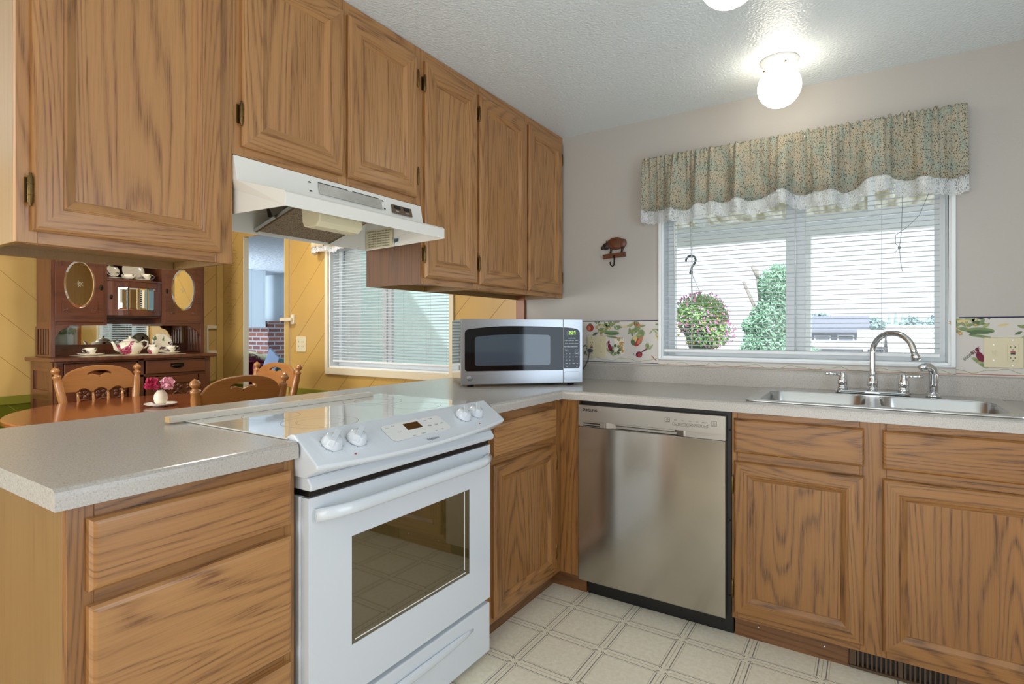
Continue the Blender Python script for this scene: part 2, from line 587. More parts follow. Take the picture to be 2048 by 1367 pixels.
def floral(name, base, spots, scale, amount=0.62, rough=0.15, leaf=None):
    """glazed china with scattered blossoms"""
    m, nt, b = nodes(name)
    v = coords(nt)
    w = noise(nt, v, scale * 0.30, 1.0)
    big = ramp(nt, w.outputs[0], [(amount - 0.03, (0, 0, 0, 1)), (amount, (1, 1, 1, 1))])
    n = noise(nt, v, scale * 1.6, 3, 0.6)
    petals = ramp(nt, n.outputs[0], [(0.40, lin(spots[1])), (0.55, lin(spots[0])), (0.7, lin(base))])
    c = mixc(nt, big.outputs[0], lin(base), petals.outputs[0])
    if leaf:
        w2 = noise(nt, mapping(nt, v, loc=(3, 1, 7)), scale * 0.5, 1.0)
        lf = ramp(nt, w2.outputs[0], [(0.64, (0, 0, 0, 1)), (0.66, (1, 1, 1, 1))])
        c = mixc(nt, lf.outputs[0], c, lin(leaf))
    nt.links.new(c, b.inputs['Base Color'])
    b.inputs['Roughness'].default_value = rough
    return m


CHINA = floral('rose china', '#efe6d0', ('#b4456a', '#7d1f40'), 42, 0.60, leaf='#7f8a58')
CHINABLUE = floral('flowered china', '#efe6d0', ('#6a5a72', '#5b2136'), 60, 0.58, leaf='#74845a')
CHINAPLAIN = plain('cream china', '#efe6d2', 0.15)
DOILY = plain('cream lace cloth', '#e7dabc', 0.8, bumpy=0.4, bscale=300)
MIRROR = plain('mirror glass', '#e8ebe6', 0.02, 1.0)
BEVELGLASS = plain('bevelled mirror edge', '#f4f6f0', 0.08, 1.0)
FLOWERRED = plain('crimson petals', '#b3124c', 0.6, var=0.3)
FLOWERPINK = plain('pale pink petals', '#efb6c8', 0.6, var=0.15)
LEAF = plain('green leaf', '#4d6b2f', 0.5, var=0.3)
TOWELMAROON = plain('maroon cloth', '#6e1030', 0.8, var=0.1)
FLORALCREAM = floral('cream cloth with brown blossoms', '#d6ca9c', ('#6e3f38', '#54442a'), 14, 0.55, 0.8)


def thin_glass():
    m = bpy.data.materials.new('window glass'); m.use_nodes = True
    nt = m.node_tree; nt.nodes.remove(nt.nodes['Principled BSDF'])
    out = nt.nodes['Material Output']
    t = nt.nodes.new('ShaderNodeBsdfTransparent'); t.inputs[0].default_value = (0.95, 0.98, 1.0, 1)
    g = nt.nodes.new('ShaderNodeBsdfGlossy'); g.inputs['Roughness'].default_value = 0.02
    f = nt.nodes.new('ShaderNodeFresnel'); f.inputs[0].default_value = 1.3
    mx = nt.nodes.new('ShaderNodeMixShader')
    nt.links.new(f.outputs[0], mx.inputs[0]); nt.links.new(t.outputs[0], mx.inputs[1]); nt.links.new(g.outputs[0], mx.inputs[2])
    nt.links.new(mx.outputs[0], out.inputs[0])
    return m


GLASS = thin_glass()


def holed(name, col, hole_fun, translucent=0.0, rough=0.8):
    """cloth: col may be a colour or a function(nt) -> socket; holes where hole_fun(nt) is 1"""
    m = bpy.data.materials.new(name); m.use_nodes = True
    nt = m.node_tree; b = nt.nodes['Principled BSDF']; out = nt.nodes['Material Output']
    if callable(col): csock = col(nt); nt.links.new(csock, b.inputs['Base Color'])
    else: b.inputs['Base Color'].default_value = lin(col); csock = None
    b.inputs['Roughness'].default_value = rough
    sh = b.outputs[0]
    if translucent:
        t = nt.nodes.new('ShaderNodeBsdfTranslucent')
        if csock: nt.links.new(csock, t.inputs[0])
        else: t.inputs[0].default_value = lin(col)
        mx = nt.nodes.new('ShaderNodeMixShader'); mx.inputs[0].default_value = translucent
        nt.links.new(sh, mx.inputs[1]); nt.links.new(t.outputs[0], mx.inputs[2]); sh = mx.outputs[0]
    if hole_fun:
        tr = nt.nodes.new('ShaderNodeBsdfTransparent')
        mx = nt.nodes.new('ShaderNodeMixShader'); nt.links.new(hole_fun(nt), mx.inputs[0])
        nt.links.new(sh, mx.inputs[1]); nt.links.new(tr.outputs[0], mx.inputs[2]); sh = mx.outputs[0]
    nt.links.new(sh, out.inputs[0])
    return m


def scroll(nt):
    uv = coords(nt, 'UV')
    w = nt.nodes.new('ShaderNodeTexNoise'); w.inputs['Scale'].default_value = 55; w.inputs['Detail'].default_value = 0; w.inputs['Distortion'].default_value = 1.5
    nt.links.new(uv, w.inputs['Vector'])
    rings = mth(nt, 'FRACT', mth(nt, 'MULTIPLY', w.outputs[0], 7.0))
    sc = ramp(nt, rings, [(0.0, (1, 1, 1, 1)), (0.28, (1, 1, 1, 1)), (0.36, (0, 0, 0, 1)), (1.0, (0, 0, 0, 1))])
    dots = ramp(nt, voro(nt, uv, 120).outputs['Distance'], [(0.28, (1, 1, 1, 1)), (0.36, (0, 0, 0, 1))])
    tone = noise(nt, uv, 16, 2)
    base = ramp(nt, tone.outputs[0], [(0.35, lin('#ded4bc')), (0.5, lin('#d3d0be')), (0.65, lin('#c0cfc2'))]).outputs[0]
    c = mixc(nt, mth(nt, 'MULTIPLY', sc.outputs[0], 0.7), base, lin('#9c8f70'))
    dc = mixc(nt, noise(nt, uv, 40, 0).outputs[0], lin('#3d4552'), lin('#5d4326'))
    return mixc(nt, mth(nt, 'MULTIPLY', dots.outputs[0], 0.85), c, dc)


VALANCE = holed('scroll print cotton', scroll, None, 0.38)


def lacehole(nt):
    uv = coords(nt, 'UV')
    s = nt.nodes.new('ShaderNodeSeparateXYZ'); nt.links.new(uv, s.inputs[0])
    fu = mth(nt, 'SUBTRACT', mth(nt, 'FRACT', mth(nt, 'MULTIPLY', s.outputs[0], 15.0)), 0.5)
    fv = mth(nt, 'MULTIPLY', mth(nt, 'SUBTRACT', s.outputs[1], 0.034), 15.0)
    a = nt.nodes.new('ShaderNodeMath'); a.operation = 'ARCTAN2'; nt.links.new(fv, a.inputs[0]); nt.links.new(fu, a.inputs[1])
    rr = mth(nt, 'SQRT', mth(nt, 'ADD', mth(nt, 'MULTIPLY', fu, fu), mth(nt, 'MULTIPLY', fv, fv)))
    pet = mth(nt, 'ADD', mth(nt, 'MULTIPLY', mth(nt, 'COSINE', mth(nt, 'MULTIPLY', a.outputs[0], 8.0)), 0.10), 0.28)
    flower = mth(nt, 'LESS_THAN', rr, pet)
    rim = mth(nt, 'LESS_THAN', mth(nt, 'ABSOLUTE', mth(nt, 'SUBTRACT', rr, 0.46)), 0.035)
    net = mth(nt, 'LESS_THAN', voro(nt, uv, 210).outputs['Distance'], 0.46)
    solid = mth(nt, 'ADD', flower, rim, True)
    return mth(nt, 'MULTIPLY', net, mth(nt, 'SUBTRACT', 1.0, mth(nt, 'MULTIPLY', solid, 0.75)))


LACE = holed('white lace', '#e6eaec', lacehole, 0.3)
# ================================================================== the setting
def struct(name, mb, m, **kw):
    return tag(mb.obj(name, m, **kw), kind='structure')


CEIL = 2.296


def wall_y(mb, y0, y1, x0, x1, z0, z1, holes=()):
    """wall slab between y0 and y1 with rectangular openings (x0, x1, z0, z1)"""
    xs = sorted({x0, x1, *[h[0] for h in holes], *[h[1] for h in holes]})
    for a, c in zip(xs[:-1], xs[1:]):
        cut = sorted([(h[2], h[3]) for h in holes if h[0] <= a + 1e-6 and h[1] >= c - 1e-6])
        z = z0
        for p, q in cut:
            if p > z + 1e-6: mb.box(a, c, y0, y1, z, p)
            z = q
        if z < z1 - 1e-6: mb.box(a, c, y0, y1, z, z1)
    return mb


struct('floor', MB().box(-0.95, 2.12, -4.4, 0.0, -0.05, 0.0), VINYLFLOOR)
struct('floor_dining', MB().box(-4.0, -0.95, -4.4, 0.0, -0.05, 0.0, grain=1), DININGFLOOR)
struct('floor_living', MB().box(-9.7, -2.6, 0.0, 3.1, -0.05, 0.0, grain=1), DININGFLOOR)
struct('ceiling', MB().box(-4.1, 2.22, -6.2, 0.12, CEIL, CEIL + 0.12), CEILPAINT)  # slab runs on behind the camera as an added, unseen eave against the sun
struct('ceiling_living', MB().box(-9.8, -2.55, 0.12, 3.2, 2.15, 2.40), LIVCEIL)
# kitchen window wall, dining part of the same wall
WK = (0.245, 1.436, 1.040, 1.930)
WD = (-2.385, -1.165, 0.895, 1.86)
struct('wall_back', wall_y(MB(), 0.0, 0.12, -0.58, 2.22, 0.0, CEIL, [WK]), WALLPAINT)
wd_ = MB(); wall_y(wd_, 0.0, 0.05, -4.0, -2.85, 0.0, CEIL, [(-3.56, -2.92, 0.0, 2.02)]); wall_y(wd_, 0.0, 0.12, -2.85, -0.64, 0.0, CEIL, [WD])
struct('wall_back_dining', wd_, PLANK_BACK)
struct('wall_left', MB().box(-4.0, -3.9, -4.4, 0.0, 0.0, CEIL), PLANK_LEFT)
wr = MB()
for y0, y1, z0, z1 in ((-4.4, -2.10, 0.95, CEIL), (-2.10, -1.30, 2.05, CEIL), (-1.30, 0.0, 0.95, CEIL)): wr.box(2.12, 2.22, y0, y1, z0, z1)
struct('wall_right', wr, WALLPAINT)
wr = MB(); wr.box(2.10, 2.22, -4.4, -2.10, 0.0, 0.949); wr.box(2.10, 2.22, -1.30, -0.64, 0.0, 0.949); wr.box(2.10, 2.22, -2.10, -1.30, 0.0, 0.2)
struct('reflection_wainscot', wr, OAK_LOW)  # unseen oak panels, added for brown reflections in oven and dishwasher
struct('wall_front', wall_y(MB(), -4.4, -4.3, -4.0, 2.22, 0.0, CEIL, [(0.05, 1.85, 0.15, 2.1), (-3.3, -1.5, 0.62, 2.08)]), WALLPAINT)
# wood post where the kitchen wall starts, mustard board beside it
struct('trim_2', MB().box(-0.64, -0.58, -0.018, 0.12, 0.0, CEIL), TRIMRED, bevel=0.003)
# chair rail at the top of the olive dado
struct('trim_3', MB().box(-2.90, -0.645, -0.014, -0.0005, 0.655, 0.715), GREENTRIM, bevel=0.004)
struct('trim_4', MB().box(-3.8995, -3.886, -4.29, -0.05, 0.665, 0.725), GREENTRIM, bevel=0.004)
# corner strip and opening to the living room
struct('trim_5', MB().box(-3.899, -3.875, -0.060, -0.001, 0.0, CEIL - 0.001), YELLOWTRIM, bevel=0.003)
d1 = MB(); d1.box(-2.935, -2.865, -0.016, -0.0005, 0.0, 2.055); d1.box(-2.935, -2.921, 0.0005, 0.049, 0.0, 2.02)
struct('trim_6', d1, TRIMWHITE, bevel=0.003)
struct('trim_7', MB().box(-3.559, -3.548, 0.0005, 0.049, 0.0, 2.02), TRIMWHITE, bevel=0.002)
struct('trim_8', MB().box(-2.914, -2.862, -0.026, -0.0165, 0.0, 2.056), YELLOWTRIM, bevel=0.002)
# living room seen through the opening
lw = MB(); lw.box(-9.7, -2.6, 2.95, 3.07, 0.0, 2.15)
struct('wall_living_back', lw, LIVWALL)
struct('wall_living_left', MB().box(-9.8, -9.7, 0.0, 3.07, 0.0, 2.4), LIVWALL)
struct('wall_living_front', wall_y(MB(), 0.0, 0.12, -9.7, -4.0, 0.0, 2.4, [(-8.25, -6.15, 0.6, 2.1)]), LIVWALL)
SIDING, nt, b = nodes('pale aqua siding')
_v = nt.nodes.new('ShaderNodeSeparateXYZ'); nt.links.new(coords(nt), _v.inputs[0])
_s = mth(nt, 'FRACT', mth(nt, 'MULTIPLY', _v.outputs[1], 3.2))
nt.links.new(ramp(nt, _s, [(0.0, lin('#a5cfcd')), (0.04, lin('#d2efec')), (1.0, lin('#d2efec'))]).outputs[0], b.inputs['Base Color'])
b.inputs['Roughness'].default_value = 0.6
struct('wall_living_right', MB().box(-2.60, -2.5, 0.121, 3.07, -0.9, 2.4), SIDING)
struct('trim_9', MB().box(-2.499, -2.47, 0.122, 0.40, -0.9, 2.4), VINYL_FRAME, bevel=0.004)
struct('reflection_wainscot0', MB().box(-2.499, -2.44, 2.97, 3.07, -0.9, 2.4), VINYL_FRAME, bevel=0.004)
ch = MB(); ch.box(-8.6, -7.02, 2.50, 2.949, 0.0, 1.30)
struct('wall_fireplace', ch, BRICK)
cap = MB(); cap.box(-8.6, -7.0, 2.47, 2.949, 1.301, 1.335)
struct('reflection_wainscot1', cap, BRICK)
struct('wall_chimney', MB().box(-7.62, -7.02, 2.17, 2.46, 1.232, 2.149), LIVWALL)


# ------------------------------------------------------------------ windows
def window(name, x0, x1, z0, z1, mull, parent_mat, y_in=0.0, depth=0.085, casing=0.0, sill_mat=None):
    f = MB()
    # jamb liner, outer frame, meeting rails
    t = 0.012
    f.box(x0, x0 + t, y_in, 0.119, z0, z1); f.box(x1 - t, x1, y_in, 0.119, z0, z1)
    f.box(x0 + t, x1 - t, y_in, 0.119, z0, z0 + t); f.box(x0 + t, x1 - t, y_in, 0.119, z1 - t, z1)
    a, c = x0 + t, x1 - t
    w = 0.036
    f.box(a, a + w, depth, 0.118, z0 + t, z1 - t); f.box(c - w, c, depth, 0.118, z0 + t, z1 - t)
    f.box(a + w, c - w, depth, 0.118, z0 + t, z0 + t + w); f.box(a + w, c - w, depth, 0.118, z1 - t - w, z1 - t)
    o = tag(f.obj(name, VINYL_FRAME, bevel=0.002), kind='structure')
    m = MB(); m.box(mull - 0.042, mull - 0.004, depth - 0.012, 0.098, z0 + t + w, z1 - t - w); m.box(mull - 0.002, mull + 0.038, depth + 0.002, 0.112, z0 + t + w, z1 - t - w)
    m.obj('meeting_rail', VINYL_FRAME, o, bevel=0.002)
    for p, q, y in ((a + w, mull - 0.042, 0.094), (mull + 0.038, c - w, 0.106)):
        g = MB(); g.box(p, q, y, y + 0.003, z0 + t + w, z1 - t - w)
        g.obj('pane', GLASS, o)
    return o


w1 = window('window_1', *WK, 0.866, VINYL_FRAME)
cs = MB()
cs.box(WK[0] - 0.012, WK[0] + 0.004, -0.010, -0.0005, WK[2] - 0.006, WK[3] + 0.02)
cs.box(WK[1] - 0.004, WK[1] + 0.012, -0.010, -0.0005, WK[2] - 0.006, WK[3] + 0.02)
cs.box(WK[0] + 0.004, WK[1] - 0.004, -0.010, -0.0005, WK[2] - 0.006, WK[2] + 0.002)
cs.obj('window_trim', VINYL_FRAME, w1, bevel=0.003)
w2 = window('window_2', *WD, -1.83, VINYL_FRAME)
cs = MB()
for q in ((WD[0] - 0.035, WD[0], WD[2] - 0.05, WD[3] + 0.05), (WD[1], WD[1] + 0.035, WD[2] - 0.05, WD[3] + 0.05), (WD[0], WD[1], WD[2] - 0.05, WD[2]), (WD[0], WD[1], WD[3], WD[3] + 0.05)):
    cs.box(q[0], q[1], -0.016, -0.0005, q[2], q[3])
cs.obj('window_trim', TRIMWHITE, w2, bevel=0.003)


# ------------------------------------------------------------------ horizontal blinds
def blind(name, label, x0, x1, z0, z1, y, tilt, pitch, cords, wand=None):
    t = thing(name, label, 'blind', ((x0 + x1) / 2, y, z1))
    h = MB(); h.box(x0, x1, y - 0.018, y + 0.018, z1 - 0.032, z1); h.obj('headrail', VINYL_FRAME, t, bevel=0.002)
    s = MB()
    n = int((z1 - 0.045 - z0 - 0.03) / pitch)
    w = 0.0125
    for k in range(n):
        z = z1 - 0.045 - k * pitch
        pr = []
        for q in (-1, -0.5, 0, 0.5, 1):
            yy = q * w; zz = 0.0022 * (1 - q * q)
            pr.append((y + yy * math.cos(tilt) - zz * math.sin(tilt), z + yy * math.sin(tilt) + zz * math.cos(tilt)))
        poly = pr + [(p[0], p[1] - 0.0007) for p in pr[::-1]]
        s.prism(poly, x0 + 0.004, x1 - 0.004, 0)
    s.obj('slats', SLAT, t)
    zb = z1 - 0.045 - n * pitch
    r = MB(); r.box(x0 + 0.002, x1 - 0.002, y - 0.014, y + 0.014, zb - 0.016, zb); r.obj('bottom_rail', VINYL_FRAME, t, bevel=0.004)
    for cx in cords:
        q = MB(); q.tube([(cx, y - 0.014, z1 - 0.02), (cx, y - 0.0142, zb)], 0.0008, 5)
        q.tube([(cx, y + 0.014, z1 - 0.02), (cx, y + 0.0142, zb)], 0.0008, 5)
        q.obj('ladder_cord', WHITEMATT, t)
    if wand:
        q = MB(); q.tube([(wand, y - 0.022, z1 - 0.02), (wand + 0.004, y - 0.024, z1 - 0.50)], 0.0035, 6); q.obj('wand', WHITEMATT, t)
    return t, zb


bl, zb1 = blind('window_blind', 'white horizontal blind with open slats in the window above the sink', WK[0] + 0.013, WK[1] - 0.034, WK[2] + 0.004, WK[3] - 0.013, 0.016, R(4), 0.0212, (0.40, 0.868, 1.20), 0.315)
q = MB()
q.tube([(1.275, -0.006, 1.85), (1.272, -0.007, 1.70), (1.268, -0.008, 1.59), (1.262, -0.009, 1.53), (1.266, -0.009, 1.47), (1.272, -0.009, 1.43)], 0.0012, 5)
q.tube([(1.36, -0.006, 1.85), (1.362, -0.008, 1.75), (1.33, -0.009, 1.66), (1.29, -0.009, 1.615), (1.25, -0.009, 1.585), (1.248, -0.009, 1.55), (1.262, -0.009, 1.53), (1.245, -0.009, 1.51)], 0.0012, 5)
q.ball((1.262, -0.009, 1.53), 0.006, 8)
q.obj('pull_cord', plain('grey cord', '#8f979f', 0.7), bl)
blind('window_blind', 'white horizontal blind with half closed slats in the dining room window', WD[0] + 0.014, WD[1] - 0.014, WD[2] + 0.014, WD[3] - 0.013, 0.036, R(18), 0.0212, (-2.20, -1.80, -1.38))


# ------------------------------------------------------------------ valances
def valance(name, label, x0, x1, ztop, zhem, zlace, yfront, mat_f, mat_l, seed, amp=0.034, returns=True):
    t = thing(name, label, 'curtain', ((x0 + x1) / 2, yfront, ztop))
    rnd = random.Random(seed)
    nx = int((x1 - x0) / 0.004)
    W = [(rnd.uniform(26, 48), rnd.uniform(0, 6.28), rnd.uniform(0.5, 1.0)) for _ in range(3)] + [(rnd.uniform(60, 110), rnd.uniform(0, 6.28), rnd.uniform(0.2, 0.45)) for _ in range(3)]
    H = [(rnd.uniform(9, 24), rnd.uniform(0, 6.28)) for _ in range(3)]
    G = [(rnd.uniform(160, 420), rnd.uniform(0, 6.28)) for _ in range(5)]
    def fold(x):
        s = sum(a * math.sin(w * x + p) for w, p, a in W) / 2.0
        return math.copysign(abs(s) ** 0.75, s)
    def gat(x): return sum(math.sin(w * x + p) for w, p in G) / 3
    cols = []
    ret = 8 if returns else 0
    for i in range(-ret, nx + ret + 1):
        k = min(max(i, 0), nx); x = x0 + (x1 - x0) * k / nx
        back = (k - i) if i < 0 else (i - k)
        cols.append((x, back / ret * (-0.004 - yfront) if ret else 0, i * 0.0075))
    rows = [(0, 0), (0.04, 0), (0.09, 0.1), (0.16, 0.25), (0.3, 0.45), (0.5, 0.7), (0.75, 0.9), (1, 1)]
    V = []; UV = []
    def pt(x, back, s, f):
        end = 1 - min(1, back / 0.05)
        hem = zhem + (0.006 * fold(x) + 0.007 * sum(math.sin(w * x + p) for w, p in H)) * end
        z = ztop + (0.006 * gat(x) if f == 0 else 0) + (hem - ztop) * f
        y = yfront + back - (amp * fold(x) * fd + (0.004 + 0.003 * (1 - fd)) * gat(x) * (1 - 0.6 * fd)) * end
        return (x + 0.012 * f * (x - (x0 + x1) / 2) / (x1 - x0), y, z), hem
    for f, fd in rows:
        for (x, back, s) in cols:
            p, hem = pt(x, back, s, f)
            V.append(p); UV.append((s, f * (ztop - zhem)))
    n = len(cols)
    mb = MB()
    for r_ in range(len(rows) - 1):
        for i in range(n - 1):
            ids = (r_ * n + i, r_ * n + i + 1, (r_ + 1) * n + i + 1, (r_ + 1) * n + i)
            mb.face([V[k] for k in ids], [UV[k] for k in ids], 0, True)
    o = mb.obj('cloth', mat_f, t, recalc=False)
    bm = bmesh.new(); bm.from_mesh(o.data); bmesh.ops.remove_doubles(bm, verts=bm.verts, dist=1e-6); bm.to_mesh(o.data); bm.free()
    md = o.modifiers.new('thickness', 'SOLIDIFY'); md.thickness = 0.0012
    lb = MB(); fd = 1
    drop = zhem - zlace
    L = []
    for (x, back, s) in cols:
        p, hem = pt(x, back, s, 1)
        sc = 0.005 * abs(math.sin(s * 60))
        L.append(((p[0], p[1] + 0.004, p[2] + 0.008), (p[0], p[1] + 0.002, p[2] - drop * 0.5), (p[0] + 0.002, p[1] + 0.003 + 0.004 * gat(x), p[2] - drop + sc), s))
    for i in range(n - 1):
        A, B = L[i], L[i + 1]
        for k, (v0, v1) in enumerate(((0.0, 0.5), (0.5, 1.0))):
            lb.face([A[k], B[k], B[k + 1], A[k + 1]], [(A[3], v0 * drop), (B[3], v0 * drop), (B[3], v1 * drop), (A[3], v1 * drop)], 0, True)
    lo = lb.obj('lace_edging', mat_l, t, recalc=False)
    bm = bmesh.new(); bm.from_mesh(lo.data); bmesh.ops.remove_doubles(bm, verts=bm.verts, dist=1e-6); bm.to_mesh(lo.data); bm.free()
    rod = MB(); rod.tube([(x0 + 0.004, -0.006, ztop - 0.02), (x0 + 0.004, yfront + 0.012, ztop - 0.02), (x1 - 0.004, yfront + 0.012, ztop - 0.02), (x1 - 0.004, -0.006, ztop - 0.02)], 0.006, 8)
    rod.obj('curtain_rod', WHITEMATT, t)
    return t


valance('valance', 'green and beige scroll print valance with white lace edge above the kitchen window', 0.166, 1.478, 2.072, 1.802, 1.732, -0.062, VALANCE, LACE, 11)
CREAMPRINT = floral('cream print cotton', '#e6d6ae', ('#b98a4a', '#8d6a38'), 30, 0.58, 0.8)
valance('valance', 'short cream print valance with lace edge above the dining room window', -2.51, -1.04, 2.07, 1.83, 1.785, -0.062, CREAMPRINT, LACE, 5)


# ------------------------------------------------------------------ wallpaper border (one strip left, one right, one under the window)
PALETTE = ['#d6d2cc', '#2b2a52', '#a3ad78', '#7f9668', '#5f7556', '#a8483c', '#cf8064', '#c69a5a', '#dcc88e', '#7b2b45', '#8f9a6c', '#b5694d', '#e9e2d2', '#9c7d4d', '#46513f']
PMATS = [plain('border paper ' + h[1:], h, 0.6, spec=0.2) for h in PALETTE]


class Print(MB):
    lay = 1
    def poly(self, pts, m):
        y = -0.0012 - 0.00012 * self.lay
        self.face([(p[0], y, min(max(p[1], 1.0065), 1.2315)) for p in pts], None, m)
        self.lay = self.lay + 1 if self.lay < 14 else 2
    def ell(self, x, z, rx, rz, m, rot=0.0, n=14):
        c, s = math.cos(rot), math.sin(rot)
        self.poly([(x + rx * math.cos(a) * c - rz * math.sin(a) * s, z + rx * math.cos(a) * s + rz * math.sin(a) * c) for a in [2 * PI * k / n for k in range(n)]], m)
    def leaf(self, x, z, L, ang, m, w=0.38):
        c, s = math.cos(ang), math.sin(ang)
        P = []
        for k in range(9):
            t = k / 8; P.append((t * L, w * L * math.sin(PI * t) ** 0.8 * 0.5 * (1 + 0.3 * math.sin(t * 25))))
        P += [(a, -q) for a, q in P[-2:0:-1]]
        self.poly([(x + a * c - q * s, z + a * s + q * c) for a, q in P], m)
    def star(self, x, z, r, m, m2=8, n=6):
        P = []
        for k in range(2 * n):
            a = PI * k / n + 0.3; rr = r if k % 2 == 0 else r * 0.45
            P.append((x + rr * math.cos(a), z + rr * math.sin(a)))
        self.poly(P, m); self.ell(x, z, r * 0.3, r * 0.3, m2, n=8)
    def ribbon(self, pts, w, m):
        P = [Vector(p) for p in pts]; A = []; B = []
        for i in range(len(P)):
            t = (P[min(i + 1, len(P) - 1)] - P[max(i - 1, 0)]).normalized(); nn = Vector((-t.y, t.x))
            A.append(P[i] + nn * w / 2); B.append(P[i] - nn * w / 2)
        for i in range(len(P) - 1):
            y = -0.0012 - 0.00012 * 3
            self.face([(A[i].x, y, A[i].y), (A[i + 1].x, y, A[i + 1].y), (B[i + 1].x, y, B[i + 1].y), (B[i].x, y, B[i].y)], None, m)
    def word(self, s, x, z, size, ang, m):
        M = Matrix.Translation((x, -0.0030, z)) @ Matrix.Rotation(-ang, 4, 'Y') @ frame3((0, 0, 0), (1, 0, 0), (0, 0, 1))
        t = setm(text_mb(s, size, M, 0.0003), m)
        b = len(self.v); self.v += t.v; self.f += [[b + i for i in f] for f in t.f]; self.uv += [None] * len(t.f); self.m += t.m; self.s += t.s
    # --- motifs
    def tomato(self, x, z, r=0.022):
        self.ell(x, z, r, r * 0.95, 5, n=20); self.ell(x - r * 0.3, z - r * 0.1, r * 0.45, r * 0.6, 6, n=12)
        for k in range(5): self.leaf(x, z + r * 0.75, r * 0.6, 0.3 + k * 0.65, 4, 0.3)
    def courgette(self, x, z, k=1.0):
        for i in range(30):
            self.leaf(x + random.uniform(-.062, .06) * k, z + random.uniform(-.01, .05) * k, random.uniform(.026, .042) * k, random.uniform(-0.6, 3.8), random.choice((2, 3, 10, 4)))
        self.ell(x + 0.030 * k, z - 0.010 * k, 0.045 * k, 0.013 * k, 3, -0.03, 20); self.ell(x + 0.03 * k, z - 0.014 * k, 0.040 * k, 0.007 * k, 4, -0.03, 16)
        self.ell(x + 0.030 * k, z - 0.031 * k, 0.035 * k, 0.005 * k, 3, -0.14)
        self.ell(x + 0.012 * k, z + 0.034 * k, 0.012 * k, 0.011 * k, 2); self.ell(x + 0.012 * k, z + 0.034 * k, 0.009 * k, 0.008 * k, 8)
        self.ell(x - 0.022 * k, z + 0.03 * k, 0.024 * k, 0.005 * k, 8, 0.15)
        for dx, dz in ((-.045, .0), (-.03, -.02), (-.005, .012), (-.058, .022), (.018, .016)): self.star(x + dx * k, z + dz * k, 0.011 * k, 7)
    def packets(self, x, z, k=1.0, carrot=True):
        # seed packets fanned out
        if carrot:
            self.poly([(x + 0.0 * k, z + 0.055 * k), (x + 0.055 * k, z + 0.053 * k), (x + 0.056 * k, z - 0.04 * k), (x + 0.0 * k, z - 0.038 * k)], 12)
            for i in range(3): self.leaf(x + 0.030 * k, z + 0.026 * k, 0.03 * k, -0.2 - i * 0.55, 7, 0.3)
            for i in range(4): self.leaf(x + 0.026 * k, z + 0.030 * k, 0.018 * k, 1.0 + i * 0.4, 2)
            for a, q in ((0.042, -0.005), (0.047, -0.022)): self.ell(x + a * k, z + q * k, 0.007 * k, 0.01 * k, 7)
            self.word('CARROT', x + 0.026 * k, z + 0.047 * k, 0.013 * k, 0.0, 11)
        self.word('BEET', x - 0.038 * k, z + 0.018 * k, 0.017 * k, 0.72, 9)
        self.word('ENDIVE', x - 0.060 * k, z - 0.004 * k, 0.013 * k, 0.80, 14)
        self.ell(x - 0.025 * k, z - 0.006 * k, 0.011 * k, 0.022 * k, 9, 0.35); self.leaf(x - 0.030 * k, z + 0.012 * k, 0.02 * k, 1.9, 9, 0.5)
        for i in range(7): self.leaf(x - 0.052 * k + i * 0.006 * k, z - 0.012 * k - i * 0.0055 * k, 0.018 * k, -0.1 - 0.12 * (i % 3), (2, 3, 10)[i % 3], 0.6)
        if carrot:
            for a in range(7): self.ell(x + 0.010 * k + 0.022 * k * math.cos(a * 0.9), z - 0.016 * k + 0.022 * k * math.sin(a * 0.9), 0.0085 * k, 0.009 * k, (4, 3)[a % 2], a)
            for a in range(4): self.leaf(x + 0.010 * k, z - 0.034 * k, 0.028 * k, 0.8 + a * 0.4, 12, 0.2)
    def peppers(self, x, z, k=1.0):
        for i in range(24):
            self.leaf(x + random.uniform(-.04, .035) * k, z + random.uniform(-.01, .075) * k, random.uniform(.028, .042) * k, random.uniform(0, 6.2), random.choice((2, 3, 10)))
        self.ell(x + 0.002 * k, z + 0.070 * k, 0.015 * k, 0.013 * k, 5); self.ell(x + 0.016 * k, z + 0.062 * k, 0.008 * k, 0.010 * k, 6)
        self.ell(x + 0.004 * k, z + 0.045 * k, 0.014 * k, 0.016 * k, 10); self.ell(x + 0.026 * k, z + 0.018 * k, 0.019 * k, 0.024 * k, 10, -0.4); self.ell(x + 0.026 * k, z + 0.020 * k, 0.012 * k, 0.018 * k, 3, -0.4)
        self.ell(x + 0.010 * k, z - 0.022 * k, 0.017 * k, 0.032 * k, 5, -0.6, 16); self.ell(x + 0.022 * k, z - 0.016 * k, 0.010 * k, 0.026 * k, 6, -0.6); self.ell(x - 0.008 * k, z - 0.012 * k, 0.012 * k, 0.020 * k, 8, -0.3)
        self.ell(x - 0.018 * k, z - 0.028 * k, 0.012 * k, 0.016 * k, 4, 0.3)
    def beet(self, x, z, k=1.0):
        for i in range(3): self.ribbon([(x, z + 0.004 * k), (x + (0.02 + 0.004 * i) * k, z + (0.016 + 0.004 * i) * k), (x + 0.05 * k, z + (0.030 + 0.006 * i) * k)], 0.0025 * k, 9)
        for i in range(11): self.leaf(x + random.uniform(.035, .065) * k, z + random.uniform(.02, .05) * k, random.uniform(.016, .026) * k, random.uniform(-0.3, 2.0), random.choice((2, 3, 10)))
        self.ell(x, z, 0.018 * k, 0.016 * k, 9, 0.2, 18); self.ell(x + 0.004 * k, z - 0.002 * k, 0.010 * k, 0.010 * k, 5, 0.2)
        self.ribbon([(x - 0.015 * k, z - 0.005 * k), (x - 0.028 * k, z - 0.003 * k), (x - 0.033 * k, z + 0.010 * k)], 0.0022 * k, 9)
